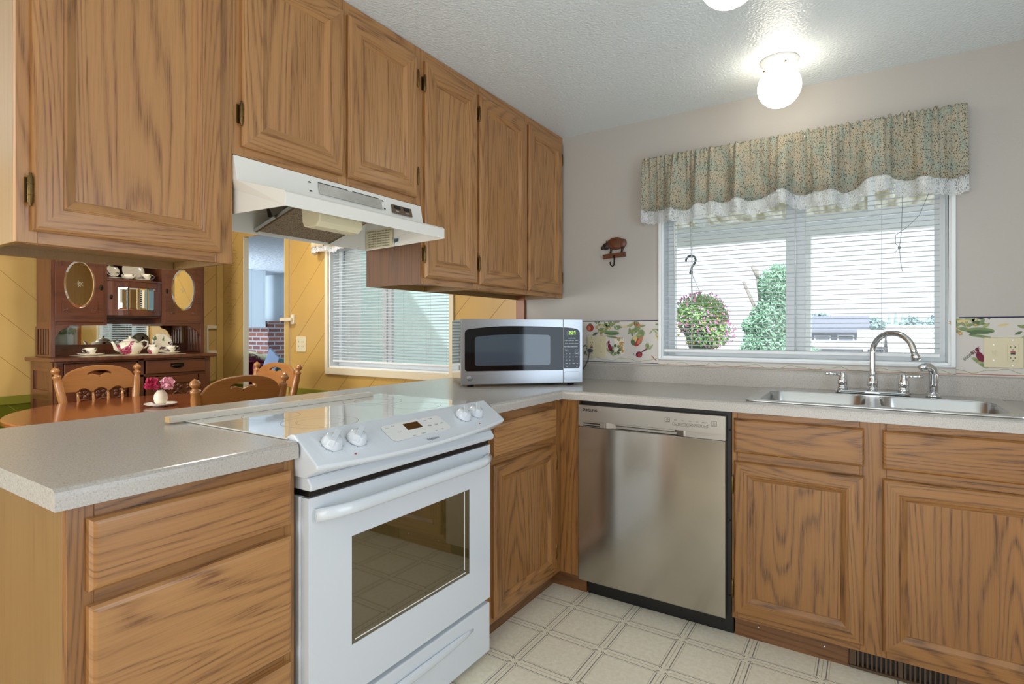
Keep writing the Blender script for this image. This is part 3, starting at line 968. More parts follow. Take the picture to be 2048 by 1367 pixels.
    def vine(self, x0, x1, z, ph=0.0):
        n = int((x1 - x0) / 0.006)
        self.ribbon([(x0 + (x1 - x0) * i / n, z + 0.0075 * math.sin((x0 + (x1 - x0) * i / n) * 36 + ph) + 0.003 * math.sin((x0 + (x1 - x0) * i / n) * 91)) for i in range(n + 1)], 0.0022, 2)


def border(label, x0, x1, z0, z1, fill):
    p = Print()
    p.face([(x0, -0.0008, z0), (x1, -0.0008, z0), (x1, -0.0008, z1), (x0, -0.0008, z1)], None, 0)
    fill(p)
    o = p.obj('wallpaper_border', PMATS, recalc=False)
    return tag(o, label, 'wallpaper border')


BZ0, BZ1 = 1.004, 1.238


def fill_left(p):
    p.ribbon([(-0.56, BZ1 - 0.003), (0.2325, BZ1 - 0.003)], 0.005, 1); p.ribbon([(-0.56, BZ0 + 0.006), (0.2325, BZ0 + 0.006)], 0.003, 1)
    p.tomato(-0.157, 1.198); p.courgette(-0.058, 1.180); p.packets(-0.012, 1.095); p.peppers(0.112, 1.148); p.beet(0.128, 1.055)
    p.ell(0.045, 1.205, 0.018, 0.004, 8, 0.25)
    for i in range(9): p.leaf(-0.17 + random.uniform(-.02, .012), 1.07 + random.uniform(-.03, .04), 0.024, random.uniform(0, 6), random.choice((3, 4, 10)))
    for i in range(8): p.leaf(0.212 + random.uniform(-.012, .01), 1.19 + random.uniform(-.05, .03), 0.024, random.uniform(-1, 4), random.choice((3, 2, 8)))
    p.ribbon([(0.196, 1.052), (0.208, 1.036), (0.222, 1.026)], 0.004, 11)
    p.vine(-0.56, 0.2325, 1.026)
    for x in (-0.42, -0.30): p.courgette(x, 1.16)


def fill_right(p):
    p.ribbon([(1.457, BZ1 - 0.003), (2.11, BZ1 - 0.003)], 0.005, 1); p.ribbon([(1.449, BZ0 + 0.006), (2.11, BZ0 + 0.006)], 0.003, 11)
    p.courgette(1.492, 1.192); p.packets(1.548, 1.085, 1.0, False); p.ell(1.592, 1.205, 0.017, 0.0045, 8, 0.22)
    for i in range(12): p.leaf(1.66 + random.uniform(-.03, .06), 1.19 + random.uniform(-.04, .035), 0.026, random.uniform(0, 6), random.choice((3, 2, 10, 4)))
    p.peppers(1.78, 1.15); p.beet(1.80, 1.06); p.tomato(1.90, 1.19); p.courgette(2.0, 1.18)
    p.vine(1.449, 2.11, 1.024, 1.0)


border('vegetable wallpaper border strip between the microwave and the kitchen window', -0.57, 0.2325, BZ0, BZ1, fill_left)
border('vegetable wallpaper border strip to the right of the kitchen window', 1.449, 2.115, BZ0, BZ1, fill_right)


def fill_low(p):
    p.vine(0.2335, 1.448, 1.013, 2.0); p.ribbon([(0.2335, BZ0 + 0.003), (1.448, BZ0 + 0.003)], 0.002, 11)


border('thin vine strip of wallpaper border under the kitchen window', 0.2335, 1.448, BZ0, 1.027, fill_low)
# ================================================================== cabinets
class Face:
    """maps (u along the front, z, h outward) to the room: 'x' fronts look to +x, 'y' fronts look to -y"""
    def __init__(self, kind, at): self.k = kind; self.at = at
    def __call__(self, u, z, h): return (self.at + h, u, z) if self.k == 'x' else (u, self.at - h, z)
    def box(self, mb, u0, u1, z0, z1, h0, h1, grain='z', m=0):
        g = 2 if grain == 'z' else (1 if self.k == 'x' else 0)
        if self.k == 'x': mb.box(self.at + h0, self.at + h1, u0, u1, z0, z1, m, g)
        else: mb.box(u0, u1, self.at - h1, self.at - h0, z0, z1, m, g)


PROFILE = [(0.0, 0.0), (0.0, 0.010), (0.004, 0.016), (0.009, 0.0185), (0.050, 0.0190), (0.0515, 0.0172), (0.054, 0.0168), (0.0555, 0.0184), (0.058, 0.0182), (0.074, 0.0100), (0.0755, 0.0078), (0.077, 0.0078)]


def cab_door(F, u0, u1, z0, z1, parent, mat, hinge=None, hz=(), name='door', k=1.0):
    mb = MB()
    R4 = lambda d: [(u0 + d, z0 + d), (u1 - d, z0 + d), (u1 - d, z1 - d), (u0 + d, z1 - d)]
    off = [(random.random() * 9, random.random() * 9) for _ in range(5)]
    for (d0, h0), (d1, h1) in zip(PROFILE[:-1], PROFILE[1:]):
        d0 *= k; d1 *= k
        A, B = R4(d0), R4(d1)
        for s in range(4):
            t = (s + 1) % 4
            P = [(*A[s], h0), (*A[t], h0), (*B[t], h1), (*B[s], h1)]
            if s % 2 == 0: uv = [(p[1] + p[2] + off[s][0], p[0] + off[s][1]) for p in P]
            else: uv = [(p[0] + p[2] + off[s][0], p[1] + off[s][1]) for p in P]
            mb.face([F(*p) for p in P], uv)
    I = R4(PROFILE[-1][0] * k); hp = PROFILE[-1][1]
    mb.face([F(p[0], p[1], hp) for p in I], [(p[0] + off[4][0], p[1] + off[4][1]) for p in I])
    O = R4(0); mb.face([F(p[0], p[1], 0) for p in O][::-1], [(p[0], p[1]) for p in O][::-1])
    o = mb.obj(name, mat, parent)
    for z in hz:
        u = u0 if hinge == 'l' else u1
        s = -1 if hinge == 'l' else 1
        h = MB()
        h.lathe([(1e-4, -0.036), (0.003, -0.034), (0.0022, -0.030), (0.0048, -0.027), (0.0048, 0.027), (0.0022, 0.030), (0.003, 0.034), (1e-4, 0.036)], F(u + s * 0.004, z, 0.013), 10)
        F.box(h, min(u + s * 0.003, u + s * 0.011), max(u + s * 0.003, u + s * 0.011), z - 0.026, z + 0.026, 0.0, 0.0035)
        for q in (-0.012, 0.012): h.lathe([(0.0056, q - 0.001), (0.0056, q + 0.001)], F(u + s * 0.004, z, 0.013), 10)
        h.obj('hinge', BRASS, o)
    return o


def drawer_front(F, u0, u1, z0, z1, parent, mat):
    mb = MB(); off = (random.random() * 9, random.random() * 9)
    pr = [(0, 0), (0, 0.011), (0.005, 0.017), (0.011, 0.019)]
    R4 = lambda d: [(u0 + d, z0 + d), (u1 - d, z0 + d), (u1 - d, z1 - d), (u0 + d, z1 - d)]
    uv = lambda P: [(p[1] + p[2] + off[0], p[0] + off[1]) for p in P]
    for (d0, h0), (d1, h1) in zip(pr[:-1], pr[1:]):
        A, B = R4(d0), R4(d1)
        for s in range(4):
            t = (s + 1) % 4
            P = [(*A[s], h0), (*A[t], h0), (*B[t], h1), (*B[s], h1)]
            mb.face([F(*p) for p in P], uv(P))
    P = [(*p, 0.019) for p in R4(0.011)]; mb.face([F(*p) for p in P], uv(P))
    P = [(*p, 0.0) for p in R4(0)][::-1]; mb.face([F(*p) for p in P], uv(P))
    return mb.obj('drawer_front', mat, parent)


def frame(F, parent, stiles, rails, z0, z1, mat, d=0.019):
    """stiles: (u0, u1); rails: (u0, u1, z0, z1)"""
    mb = MB()
    for a, b_ in stiles: F.box(mb, a, b_, z0, z1, -d, 0, 'z')
    for a, b_, p, q in rails: F.box(mb, a, b_, p, q, -d, -0.0003, 'u')
    return mb.obj('face_frame', mat, parent, bevel=0.0008, seg=1)


XU = -0.332
FU = Face('x', XU)


def upper(name, label, y0, y1, z0, doors, open_left=True):
    t = thing(name, label, 'cabinet', (-0.49, (y0 + y1) / 2, z0), 0, 'oak wall cabinets')
    c = MB(); b0, f0 = -0.641, XU - 0.0195; zt = CEIL - 0.0015
    c.box(b0, f0, y0, y0 + 0.012, z0, zt); c.box(b0, f0, y1 - 0.012, y1, z0, zt)
    c.box(b0, b0 + 0.012, y0 + 0.012, y1 - 0.012, z0, zt)
    c.box(b0 + 0.012, f0, y0 + 0.012, y1 - 0.012, z0 + 0.022, z0 + 0.034, grain=1)
    c.box(b0 + 0.012, f0, y0 + 0.012, y1 - 0.012, zt - 0.012, zt, grain=1)
    c.obj('carcass', OAK_SIDE, t, bevel=0.0008, seg=1)
    us = sorted([q for d in doors for q in d[:2]])
    st = [(y0, us[0] + 0.012), (us[-1] - 0.012, y1)]
    for k in range(1, len(us) - 1, 2): st.append((us[k] - 0.012, us[k + 1] + 0.012))
    dz0 = doors[0][2]
    rl = [(us[0] + 0.012, us[-1] - 0.012, z0, dz0 + 0.012), (us[0] + 0.012, us[-1] - 0.012, doors[0][3] - 0.012, zt)]
    frame(FU, t, st, rl, z0, zt, OAK)
    for u0, u1, p, q, hg, hz in doors: cab_door(FU, u0, u1, p, q, t, OAK, hg, hz)
    return t


upper('wall_cabinet', 'large oak wall cabinet with one door at the left, left of the white range hood', -2.43, -1.9675, 1.368, [(-2.406, -2.004, 1.393, 2.25, 'l', (1.478, 2.16))])
upper('wall_cabinet', 'short oak wall cabinet with two doors directly above the white range hood', -1.9665, -1.2005, 1.674, [(-1.945, -1.592, 1.700, 2.25, 'l', (1.79, 2.17)), (-1.571, -1.233, 1.700, 2.25, 'r', (1.785, 2.165))])
ta = upper('wall_cabinet', 'narrow tall oak wall cabinet with one door just right of the range hood', -1.1995, -0.8355, 1.368, [(-1.187, -0.844, 1.393, 2.25, 'l', (1.485, 2.16))])
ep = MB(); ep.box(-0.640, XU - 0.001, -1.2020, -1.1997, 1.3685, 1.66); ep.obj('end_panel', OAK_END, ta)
upper('wall_cabinet', 'tall oak wall cabinet with two doors in the corner against the window wall', -0.8345, -0.0015, 1.368, [(-0.823, -0.418, 1.390, 2.25, 'l', (1.485, 2.16)), (-0.396, -0.032, 1.390, 2.25, 'r', (1.485, 2.16))])

# --- base cabinets
XB, YB = -0.025, -0.610
FB = Face('x', XB)
FS = Face('y', YB)
t = thing('base_cabinet', 'oak base cabinet with three drawers at the open end of the peninsula', 'cabinet', (-0.4, -2.22, 0))
c = MB()
c.box(-0.82, XB - 0.0195, -2.444, -2.430, 0.0, 0.8745); c.box(-0.82, XB - 0.0195, -2.004, -1.990, 0.0, 0.8745)
c.box(-0.82, -0.806, -2.430, -2.004, 0.0, 0.8745); c.box(-0.806, XB - 0.0195, -2.43, -2.004, 0.09, 0.104, grain=1)
c.obj('carcass', OAK_SIDE, t, bevel=0.001, seg=1)
frame(FB, t, [(-2.444, -2.403), (-2.018, -1.990)], [(-2.403, -2.018, 0.836, 0.8745), (-2.403, -2.018, 0.676, 0.730), (-2.403, -2.018, 0.374, 0.424), (-2.403, -2.018, 0.09, 0.128)], 0.09, 0.8745, OAK_LOW)
for z0, z1 in ((0.717, 0.847), (0.411, 0.690), (0.115, 0.387)): drawer_front(FB, -2.415, -2.006, z0, z1, t, OAK)
k = MB(); k.box(-0.10, -0.086, -2.43, -2.004, 0.0, 0.089, grain=1); k.obj('toe_board', TOE, t)

t = thing('base_cabinet', 'oak corner base cabinet with one drawer and one door between the stove and the dishwasher', 'cabinet', (-0.4, -0.9, 0))
c = MB()
c.box(-0.82, XB - 0.0195, -1.190, -1.176, 0.0, 0.8745); c.box(-0.82, -0.806, -1.176, -0.05, 0.0, 0.8745)
c.box(-0.806, 0.05, -0.06, -0.05, 0.0, 0.8745); c.box(0.05, 0.066, YB + 0.0195, -0.06, 0.09, 0.8745); c.box(0.05, 0.066, -0.541, -0.06, 0.0, 0.0899)
c.box(-0.806, XB - 0.0195, -1.176, -0.06, 0.09, 0.104, grain=1)
c.obj('carcass', OAK_SIDE, t)
frame(FB, t, [(-1.190, -1.140), (-0.683, -0.6105)], [(-1.140, -0.683, 0.823, 0.8745), (-1.140, -0.683, 0.666, 0.722), (-1.140, -0.683, 0.09, 0.126)], 0.09, 0.8745, OAK_LOW)
fl = MB(); FS.box(fl, -0.0245, 0.068, 0.09, 0.8745, -0.019, 0); fl.obj('corner_filler', OAK_LOW, t, bevel=0.0008, seg=1)
drawer_front(FB, -1.152, -0.671, 0.712, 0.836, t, OAK)
cab_door(FB, -1.152, -0.671, 0.113, 0.680, t, OAK_LOW, 'r', (0.2, 0.6), k=0.9)
k = MB(); k.box(-0.10, -0.086, -1.176, -0.556, 0.0, 0.089, grain=1); k.box(-0.086, 0.083, -0.556, -0.542, 0.0, 0.089, grain=0); k.obj('toe_board', TOE, t)

t = thing('base_cabinet', 'oak sink base cabinet with two false drawer fronts and two doors under the sink', 'cabinet', (1.2, -0.3, 0))
c = MB()
c.box(0.716, 0.730, YB + 0.0195, -0.03, 0.09, 0.8745); c.box(0.716, 0.730, -0.541, -0.03, 0.0, 0.0899); c.box(2.08, 2.095, YB + 0.0195, -0.03, 0.0, 0.8745)
c.box(0.730, 2.08, -0.044, -0.03, 0.0, 0.8745); c.box(0.730, 2.08, YB + 0.0195, -0.044, 0.09, 0.104, grain=0)
c.obj('carcass', OAK_SIDE, t)
frame(FS, t, [(0.716, 0.736), (1.128, 1.203), (1.612, 2.095)], [(0.736, 1.128, 0.838, 0.8745), (0.736, 1.128, 0.676, 0.734), (0.736, 1.128, 0.09, 0.128), (1.203, 1.612, 0.838, 0.8745), (1.203, 1.612, 0.676, 0.734), (1.203, 1.612, 0.09, 0.128)], 0.09, 0.8745, OAK_LOW)
for u0, u1, hg in ((0.724, 1.140, 'l'), (1.191, 1.624, 'r')):
    drawer_front(FS, u0, u1, 0.722, 0.851, t, OAK_LOW)
    cab_door(FS, u0, u1, 0.116, 0.690, t, OAK_LOW, hg, (0.205, 0.60), k=0.9)
k = MB(); k.box(0.716, 1.094, -0.556, -0.542, 0.0, 0.089, grain=0); k.box(1.392, 2.095, -0.556, -0.542, 0.0, 0.089, grain=0); k.box(1.094, 1.392, -0.545, -0.542, 0.0, 0.089, grain=0)
k.obj('toe_board', TOE, t)
for x, z in ((0.80, 0.052), (1.02, 0.046), (1.47, 0.05)):
    k = MB(); k.ball((x, -0.5565, z), 0.0042, 8, sy=0.4); k.obj('screw', SINKSTEEL, t)
# dining side panel behind the stove
struct('reflection_wainscot2', MB().box(-0.82, -0.806, -1.9895, -1.1905, 0.0, 0.8745), OAK_SIDE)

# --- floor register in the toe board
t = thing('floor_register', 'brown metal vent register set in the toe board under the sink', 'vent', (1.243, -0.557, 0))
v = MB(); X0, X1 = 1.096, 1.390
v.box(X0, X1, -0.562, -0.5458, 0.002, 0.012); v.box(X0, X1, -0.562, -0.5458, 0.076, 0.088); v.box(X0, X0 + 0.02, -0.562, -0.5458, 0.012, 0.076); v.box(X1 - 0.02, X1, -0.562, -0.5458, 0.012, 0.076); v.box(1.236, 1.250, -0.562, -0.5458, 0.012, 0.076)
v.obj('register_frame', VENT, t, bevel=0.002)
v = MB(); v.box(X0 + 0.02, X1 - 0.02, -0.5475, -0.5462, 0.012, 0.076); v.obj('duct', BLACK, t)
v = MB()
for a, b_ in ((X0 + 0.02, 1.236), (1.250, X1 - 0.02)):
    for q in range(9):
        x = a + (b_ - a) * (q + 0.5) / 9; v.box(x - 0.0028, x + 0.0028, -0.5605, -0.548, 0.012, 0.076)
v.obj('fins', VENT, t)

# ================================================================== worktop
t = thing('countertop', 'speckled grey laminate worktop running along the peninsula and under the window', 'countertop', (0, -0.6, 0.876))
ZT, ZB = 0.914, 0.876
c = MB()
for x0, x1, y0, y1 in ((-0.845, -0.02, -2.468, -1.995), (-0.845, -0.578, -1.995, -1.186), (-0.845, -0.02, -1.186, -0.615), (-0.845, 0.786, -0.615, -0.001), (1.548, 2.118, -0.615, -0.001), (0.786, 1.548, -0.615, -0.560), (0.786, 1.548, -0.085, -0.001)):
    c.box(x0, x1, y0, y1, ZB, ZT)
nose = [(0, ZB), (0.02, ZB), (0.02, ZT - 0.014), (0.018, ZT - 0.006), (0.012, ZT - 0.001), (0.006, ZT), (0, ZT)]
for y0, y1 in ((-2.468, -1.995), (-1.186, -0.615)):
    c.prism([(-0.02 + p, z) for p, z in nose], y0, y1, 1)
c.prism([(-0.845 - p, z) for p, z in nose], -2.468, -0.001, 1)
c.prism([(-0.615 - p, z) for p, z in nose], -0.02, 2.098, 0)
c.obj('worktop', LAMINATE, t)
bs = MB(); bs.prism([(-0.001, ZT + 0.0003), (-0.02, ZT + 0.0003), (-0.02, 0.990), (-0.017, 0.998), (-0.010, 1.001), (-0.001, 1.001)], -0.575, 2.118, 0)
bs.obj('backsplash', LAMINATE, t)

# ================================================================== sink
def rrect(x0, x1, y0, y1, r, n=6):
    P = []
    for cx, cy, a0 in ((x1 - r, y1 - r, 0), (x0 + r, y1 - r, 90), (x0 + r, y0 + r, 180), (x1 - r, y0 + r, 270)):
        for k in range(n + 1):
            a = R(a0 + 90 * k / n); P.append((cx + r * math.cos(a), cy + r * math.sin(a)))
    return P


t = thing('sink', 'double bowl stainless steel drop in sink below the window', 'sink', (1.165, -0.32, 0.914))
B1, B2 = (0.795, 1.145, -0.545, -0.165), (1.187, 1.537, -0.545, -0.165)
rim = outline([rrect(0.757, 1.575, -0.583, -0.045, 0.03), rrect(*B1, 0.055)[::-1], rrect(*B2, 0.055)[::-1]], 0.006, 0.002)
rim.move(Matrix.Translation((0, 0, ZT + 0.0034)))
rim.obj('rim', SINKSTEEL, t)
for bx in (B1, B2):
    m_ = MB(); loops = []
    for ins, z in ((0.0, 0.9195), (0.004, 0.914), (0.010, 0.80), (0.022, 0.762), (0.05, 0.752)):
        loops.append([(p[0], p[1], z) for p in rrect(bx[0] + ins, bx[1] - ins, bx[2] + ins, bx[3] - ins, 0.055 - ins * 0.3)])
    n = len(loops[0])
    m_.faces([p for l in loops for p in l], [(i * n + k, i * n + (k + 1) % n, (i + 1) * n + (k + 1) % n, (i + 1) * n + k) for i in range(len(loops) - 1) for k in range(n)], None, 0, True)
    m_.face(loops[-1])
    bo = m_.obj('bowl', SINKSTEEL, t, recalc=True)
    dr = MB(); dr.lathe([(0.045, 0.7525), (0.045, 0.755), (0.03, 0.756), (0.028, 0.753), (1e-4, 0.753)], ((bx[0] + bx[1]) / 2, -0.34, 0), 20); dr.obj('drain', CHROME, t)

t = thing('faucet', 'chrome gooseneck faucet with two lever handles at the back of the sink', 'faucet', (1.165, -0.1, 0.9215))
ZD = 0.9218
p = MB(); pl = outline([rrect(1.035, 1.295, -0.13, -0.075, 0.027)], 0.012, 0.004); pl.move(Matrix.Translation((0, 0, ZD + 0.0062))); pl.obj('deck_plate', CHROME, t)
bell = [(0.0195, 0), (0.0195, 0.012), (0.0165, 0.014), (0.0165, 0.018), (0.0185, 0.024), (0.0195, 0.034), (0.0175, 0.046), (0.0145, 0.052), (0.0155, 0.058), (0.014, 0.062)]
p = MB(); p.lathe(bell, (1.167, -0.102, ZD + 0.0125), 24)
dirv = Vector((0.77, -0.64, 0)); span = 0.172; base = Vector((1.167, -0.102, 0))
pts = [base + Vector((0, 0, ZD + 0.07 + 0.011 * i)) for i in range(0, 10)]
zc = pts[-1].z
for i in range(1, 17):
    a = PI * 0.93 * i / 16
    pts.append(base + dirv * (span / 2 * (1 - math.cos(a))) + Vector((0, 0, zc + 0.082 * math.sin(a))))
pts.append(pts[-1] + Vector((0.004, -0.004, -0.018)))
sp = MB(); sp.tube(pts, 0.0112, 14)
e0, e1 = pts[-1], pts[-1] + (pts[-1] - pts[-2]).normalized() * 0.022
sp.tube([e0 - (e1 - e0) * 0.2, e0, e0 + (e1 - e0) * 0.3, e1], [0.0112, 0.0135, 0.0155, 0.0150], 14)
p = join(p, sp); p.obj('spout', CHROME, t)
for hx, s in ((1.060, -1), (1.272, 1)):
    h = MB(); h.lathe(bell[:8] + [(0.0135, 0.056), (0.0135, 0.068), (0.010, 0.073), (1e-4, 0.074)], (hx, -0.102, ZD + 0.0125), 20)
    ho = h.obj('handle_base', CHROME, t)
    l = MB(); l.tube([(hx + s * 0.008, -0.104, ZD + 0.075), (hx + s * 0.03, -0.108, ZD + 0.076), (hx + s * 0.064, -0.116, ZD + 0.079)], [0.0055, 0.0055, 0.0075], 10); l.obj('lever', CHROME, ho)
t = thing('sink_sprayer', 'chrome side sprayer standing right of the faucet', 'sprayer', (1.369, -0.1, 0.9215))
p = MB(); p.lathe([(0.026, 0), (0.024, 0.006), (0.016, 0.013), (0.0145, 0.016)], (1.369, -0.1, ZD), 20); p.obj('escutcheon', CHROME, t)
p = MB(); p.tube([(1.369, -0.1, ZD + 0.016), (1.3695, -0.1, ZD + 0.05), (1.370, -0.101, ZD + 0.085), (1.366, -0.104, ZD + 0.108), (1.352, -0.110, ZD + 0.120), (1.334, -0.117, ZD + 0.117), (1.324, -0.121, ZD + 0.110)], [0.0125, 0.0145, 0.0165, 0.0165, 0.0150, 0.0140, 0.0125], 14); p.obj('spray_head', CHROME, t)

# ================================================================== dishwasher
t = thing('dishwasher', 'stainless steel dishwasher between the corner cabinet and the sink cabinet', 'dishwasher', (0.39, -0.3, 0))
d = MB(); d.box(0.074, 0.712, -0.585, -0.03, 0.09, 0.872); d.box(0.090, 0.712, -0.556, -0.30, 0.0, 0.09); d.obj('tub_frame', BLACK, t, bevel=0.003)
d = MB()
pf = [(-0.588, 0.080), (-0.618, 0.080), (-0.622, 0.085), (-0.6235, 0.30), (-0.6225, 0.60), (-0.620, 0.7595), (-0.588, 0.7595)]
d.prism([(y, z) for y, z in pf], 0.072, 0.694, 0)
d.obj('door', STEEL, t, bevel=0.002)
CTRL = plain('brushed control strip', '#a9a59e', 0.36, 0.85)
# control strip with a pocket handle cut into its lower edge
d = MB()
d.box(0.072, 0.694, -0.620, -0.588, 0.785, 0.855)
d.box(0.072, 0.195, -0.620, -0.588, 0.7605, 0.785); d.box(0.545, 0.694, -0.620, -0.588, 0.7605, 0.785); d.box(0.195, 0.545, -0.596, -0.588, 0.7605, 0.785)
d.prism([(-0.620, 0.785), (-0.620, 0.778), (-0.604, 0.772), (-0.596, 0.785)], 0.245, 0.500, 0)
d.prism([(0.195, -0.620), (0.205, -0.620), (0.245, -0.598), (0.195, -0.598)], 0.7605, 0.785, 2)
d.prism([(0.545, -0.620), (0.535, -0.620), (0.500, -0.598), (0.545, -0.598)], 0.7605, 0.785, 2)
d.obj('control_strip', CTRL, t, bevel=0.001, seg=1)
d = MB()
for z in (0.776, 0.766): d.box(0.097, 0.175, -0.6210, -0.6195, z - 0.0022, z + 0.0022)
d.obj('vent_slots', BLACK, t)
tx = text_mb('SAMSUNG', 0.0155, FACE_NY((0.128, -0.6206, 0.8335)), 0.0004, bold=0.0004)
tx.obj('lettering', DARKPRINT, t)
for k in range(5):
    x = 0.503 + k * 0.0285
    b_ = MB(); lo = outline([rrect(x - 0.0125, x + 0.0125, -0.0055, 0.0055, 0.003), rrect(x - 0.0115, x + 0.0115, -0.0047, 0.0047, 0.0025)[::-1]], 0.0004)
    lo.move(FACE_NY((0, -0.6204, 0.8075 + k * 0.0005))); b_ = lo
    w = text_mb(('Auto', 'Normal', 'Heavy', 'Express', 'Rinse')[k], 0.0055, FACE_NY((x, -0.6205, 0.8075 + k * 0.0005)), 0.0003)
    w2 = text_mb(('Delay', 'Sani', 'Zone', 'Lock', 'High-Temp')[k], 0.0045, FACE_NY((x, -0.6205, 0.824)), 0.0003)
    join(b_, w, w2).obj('button', DARKPRINT, t)
for x, w_ in ((0.470, 'POWER'), (0.652, 'START')):
    lo = outline([rrect(x - 0.010, x + 0.010, -0.010, 0.010, 0.003), rrect(x - 0.0092, x + 0.0092, -0.0092, 0.0092, 0.0025)[::-1]], 0.0004)
    ri = outline([[(x + 0.004 * math.cos(a * 0.4), 0.002 + 0.004 * math.sin(a * 0.4)) for a in range(16)], [(x + 0.0032 * math.cos(a * 0.4), 0.002 + 0.0032 * math.sin(a * 0.4)) for a in range(16)][::-1]], 0.0004)
    lo = join(lo, ri); lo.move(FACE_NY((0, -0.6204, 0.822)))
    join(lo, text_mb(w_, 0.0042, FACE_NY((x, -0.6205, 0.8155)), 0.0003)).obj('button', DARKPRINT, t)
for x, y, z, r in ((0.13, -0.5575, 0.055, 0.006), (0.672, -0.5575, 0.05, 0.006), (0.703, -0.5865, 0.16, 0.004), (0.703, -0.5865, 0.45, 0.004), (0.703, -0.5865, 0.80, 0.004)):
    d = MB(); d.ball((x, y, z), r, 10, sy=0.4); d.obj('screw', DARKMETAL, t)
# ================================================================== stove
t = thing('stove', 'white slide in electric stove with glass ceramic top in the peninsula', 'stove', (-0.28, -1.59, 0))
Y0, Y1 = -1.982, -1.200
s = MB(); s.box(-0.565, -0.022, Y0 + 0.004, Y1 - 0.004, 0.02, 0.775); s.box(-0.565, -0.06, Y0 + 0.004, Y1 - 0.004, 0.775, 0.914)
s.obj('body', WHITE, t, bevel=0.003)
s = MB(); s.box(-0.570, -0.048, Y0 - 0.012, Y1 + 0.012, 0.9146, 0.9185)
top = s.obj('cooktop', CERAMIC, t, bevel=0.0015)
for cx, cy, r in ((-0.405, -1.800, 0.085), (-0.185, -1.790, 0.108), (-0.405, -1.385, 0.108), (-0.185, -1.385, 0.085)):
    for rr in ((r, r * 0.62) if r > 0.1 else (r,)):
        n = 40; g = MB()
        for k in range(n):
            a, b_ = 2 * PI * k / n, 2 * PI * (k + 1) / n
            g.face([(cx + q * math.cos(w), cy + q * math.sin(w), 0.91875) for q, w in ((rr, a), (rr, b_), (rr - 0.0016, b_), (rr - 0.0016, a))])
        g.obj('burner_ring', RINGINK, top, recalc=False)
# control panel: cross section swept along the front, bowed outwards in the middle
s = MB(); V = []; n = 24
PN = []
for i in range(n + 1):
    q = i / n; y = Y0 - 0.006 + (Y1 - Y0 + 0.012) * q; bow = 0.034 * (1 - (2 * q - 1) ** 2)
    zr = 0.010 * (2 * q - 1)
    pr = [(-0.060, 0.9190), (-0.045, 0.9265), (-0.028, 0.9275), (0.050 + bow * 0.9, 0.872 + 0.3 * zr - bow * .25), (0.058 + bow, 0.866 + 0.3 * zr - bow * .25), (0.060 + bow, 0.858 + 0.3 * zr - bow * .25), (0.052 + bow, 0.850 + 0.3 * zr - bow * .2), (0.010, 0.826), (-0.060, 0.826)]
    PN.append(pr); V += [(x, y, z) for x, z in pr]
k = len(PN[0])
s.faces(V, [(i * k + a, i * k + (a + 1) % k, (i + 1) * k + (a + 1) % k, (i + 1) * k + a) for i in range(n) for a in range(k)], None, 0, False)
s.face(V[:k]); s.face(V[-k:])
panel = s.obj('control_panel', WHITE, t, bevel=0.004, seg=3)
s = MB(); s.prism([(-0.06, 0.8255), (0.010, 0.8255), (0.024, 0.806), (0.020, 0.793), (-0.06, 0.793)], Y0 + 0.004, Y1 - 0.004, 1); s.obj('apron', WHITE, t, bevel=0.003)
s = MB(); s.box(-0.06, 0.004, Y0 + 0.012, Y1 - 0.012, 0.7755, 0.7925); s.obj('vent_gap', BLACK, t)


def on_panel(y, f, h=0.0):
    """point on the sloping top of the control panel: f from back (0) to front (1)"""
    q = (y - Y0 + 0.006) / (Y1 - Y0 + 0.012); i = min(int(q * n), n - 1); w = q * n - i
    a = [PN[i][j][c] * (1 - w) + PN[i + 1][j][c] * w for j in (2, 3) for c in (0, 1)]
    dx, dz = a[2] - a[0], a[3] - a[1]; L = math.hypot(dx, dz)
    return Vector((a[0] + dx * f - dz / L * h, y, a[1] + dz * f + dx / L * h)), Vector((dx / L, 0, dz / L)), Vector((-dz / L, 0, dx / L))


for y in (-1.912, -1.836, -1.386, -1.314):
    o, sl, nr = on_panel(y, 0.50, 0.0008)
    M = frame3(o, (0, 1, 0), -sl)
    kb = MB(); kb.lathe([(0.0275, 0), (0.028, 0.003), (0.0255, 0.010), (0.0215, 0.020), (0.019, 0.023), (1e-4, 0.0235)], segs=28, mat4=M)
    st = len(kb.v); kb.box(-0.007, 0.007, -0.0255, 0.0255, 0.010, 0.030); kb.move(M @ Matrix.Rotation(R(-50), 4, 'Z'), st)
    ko = kb.obj('knob', WHITE, t, bevel=0.0015)
    dk = MB()
    for a in range(11):
        w = R(-60 + a * 30); p = M @ Vector((0.030 * math.cos(w), 0.030 * math.sin(w), 0.0003))
        dk.ball(p, 0.0011, 6)
    dk.obj('dial_marks', GREYPRINT, panel)
for y in (-1.872, -1.345):
    o, sl, nr = on_panel(y, 0.93, 0.0004)
    r = MB(); r.ball(o, 0.0035, 10, sz=0.4); r.obj('indicator_light', RED, t)
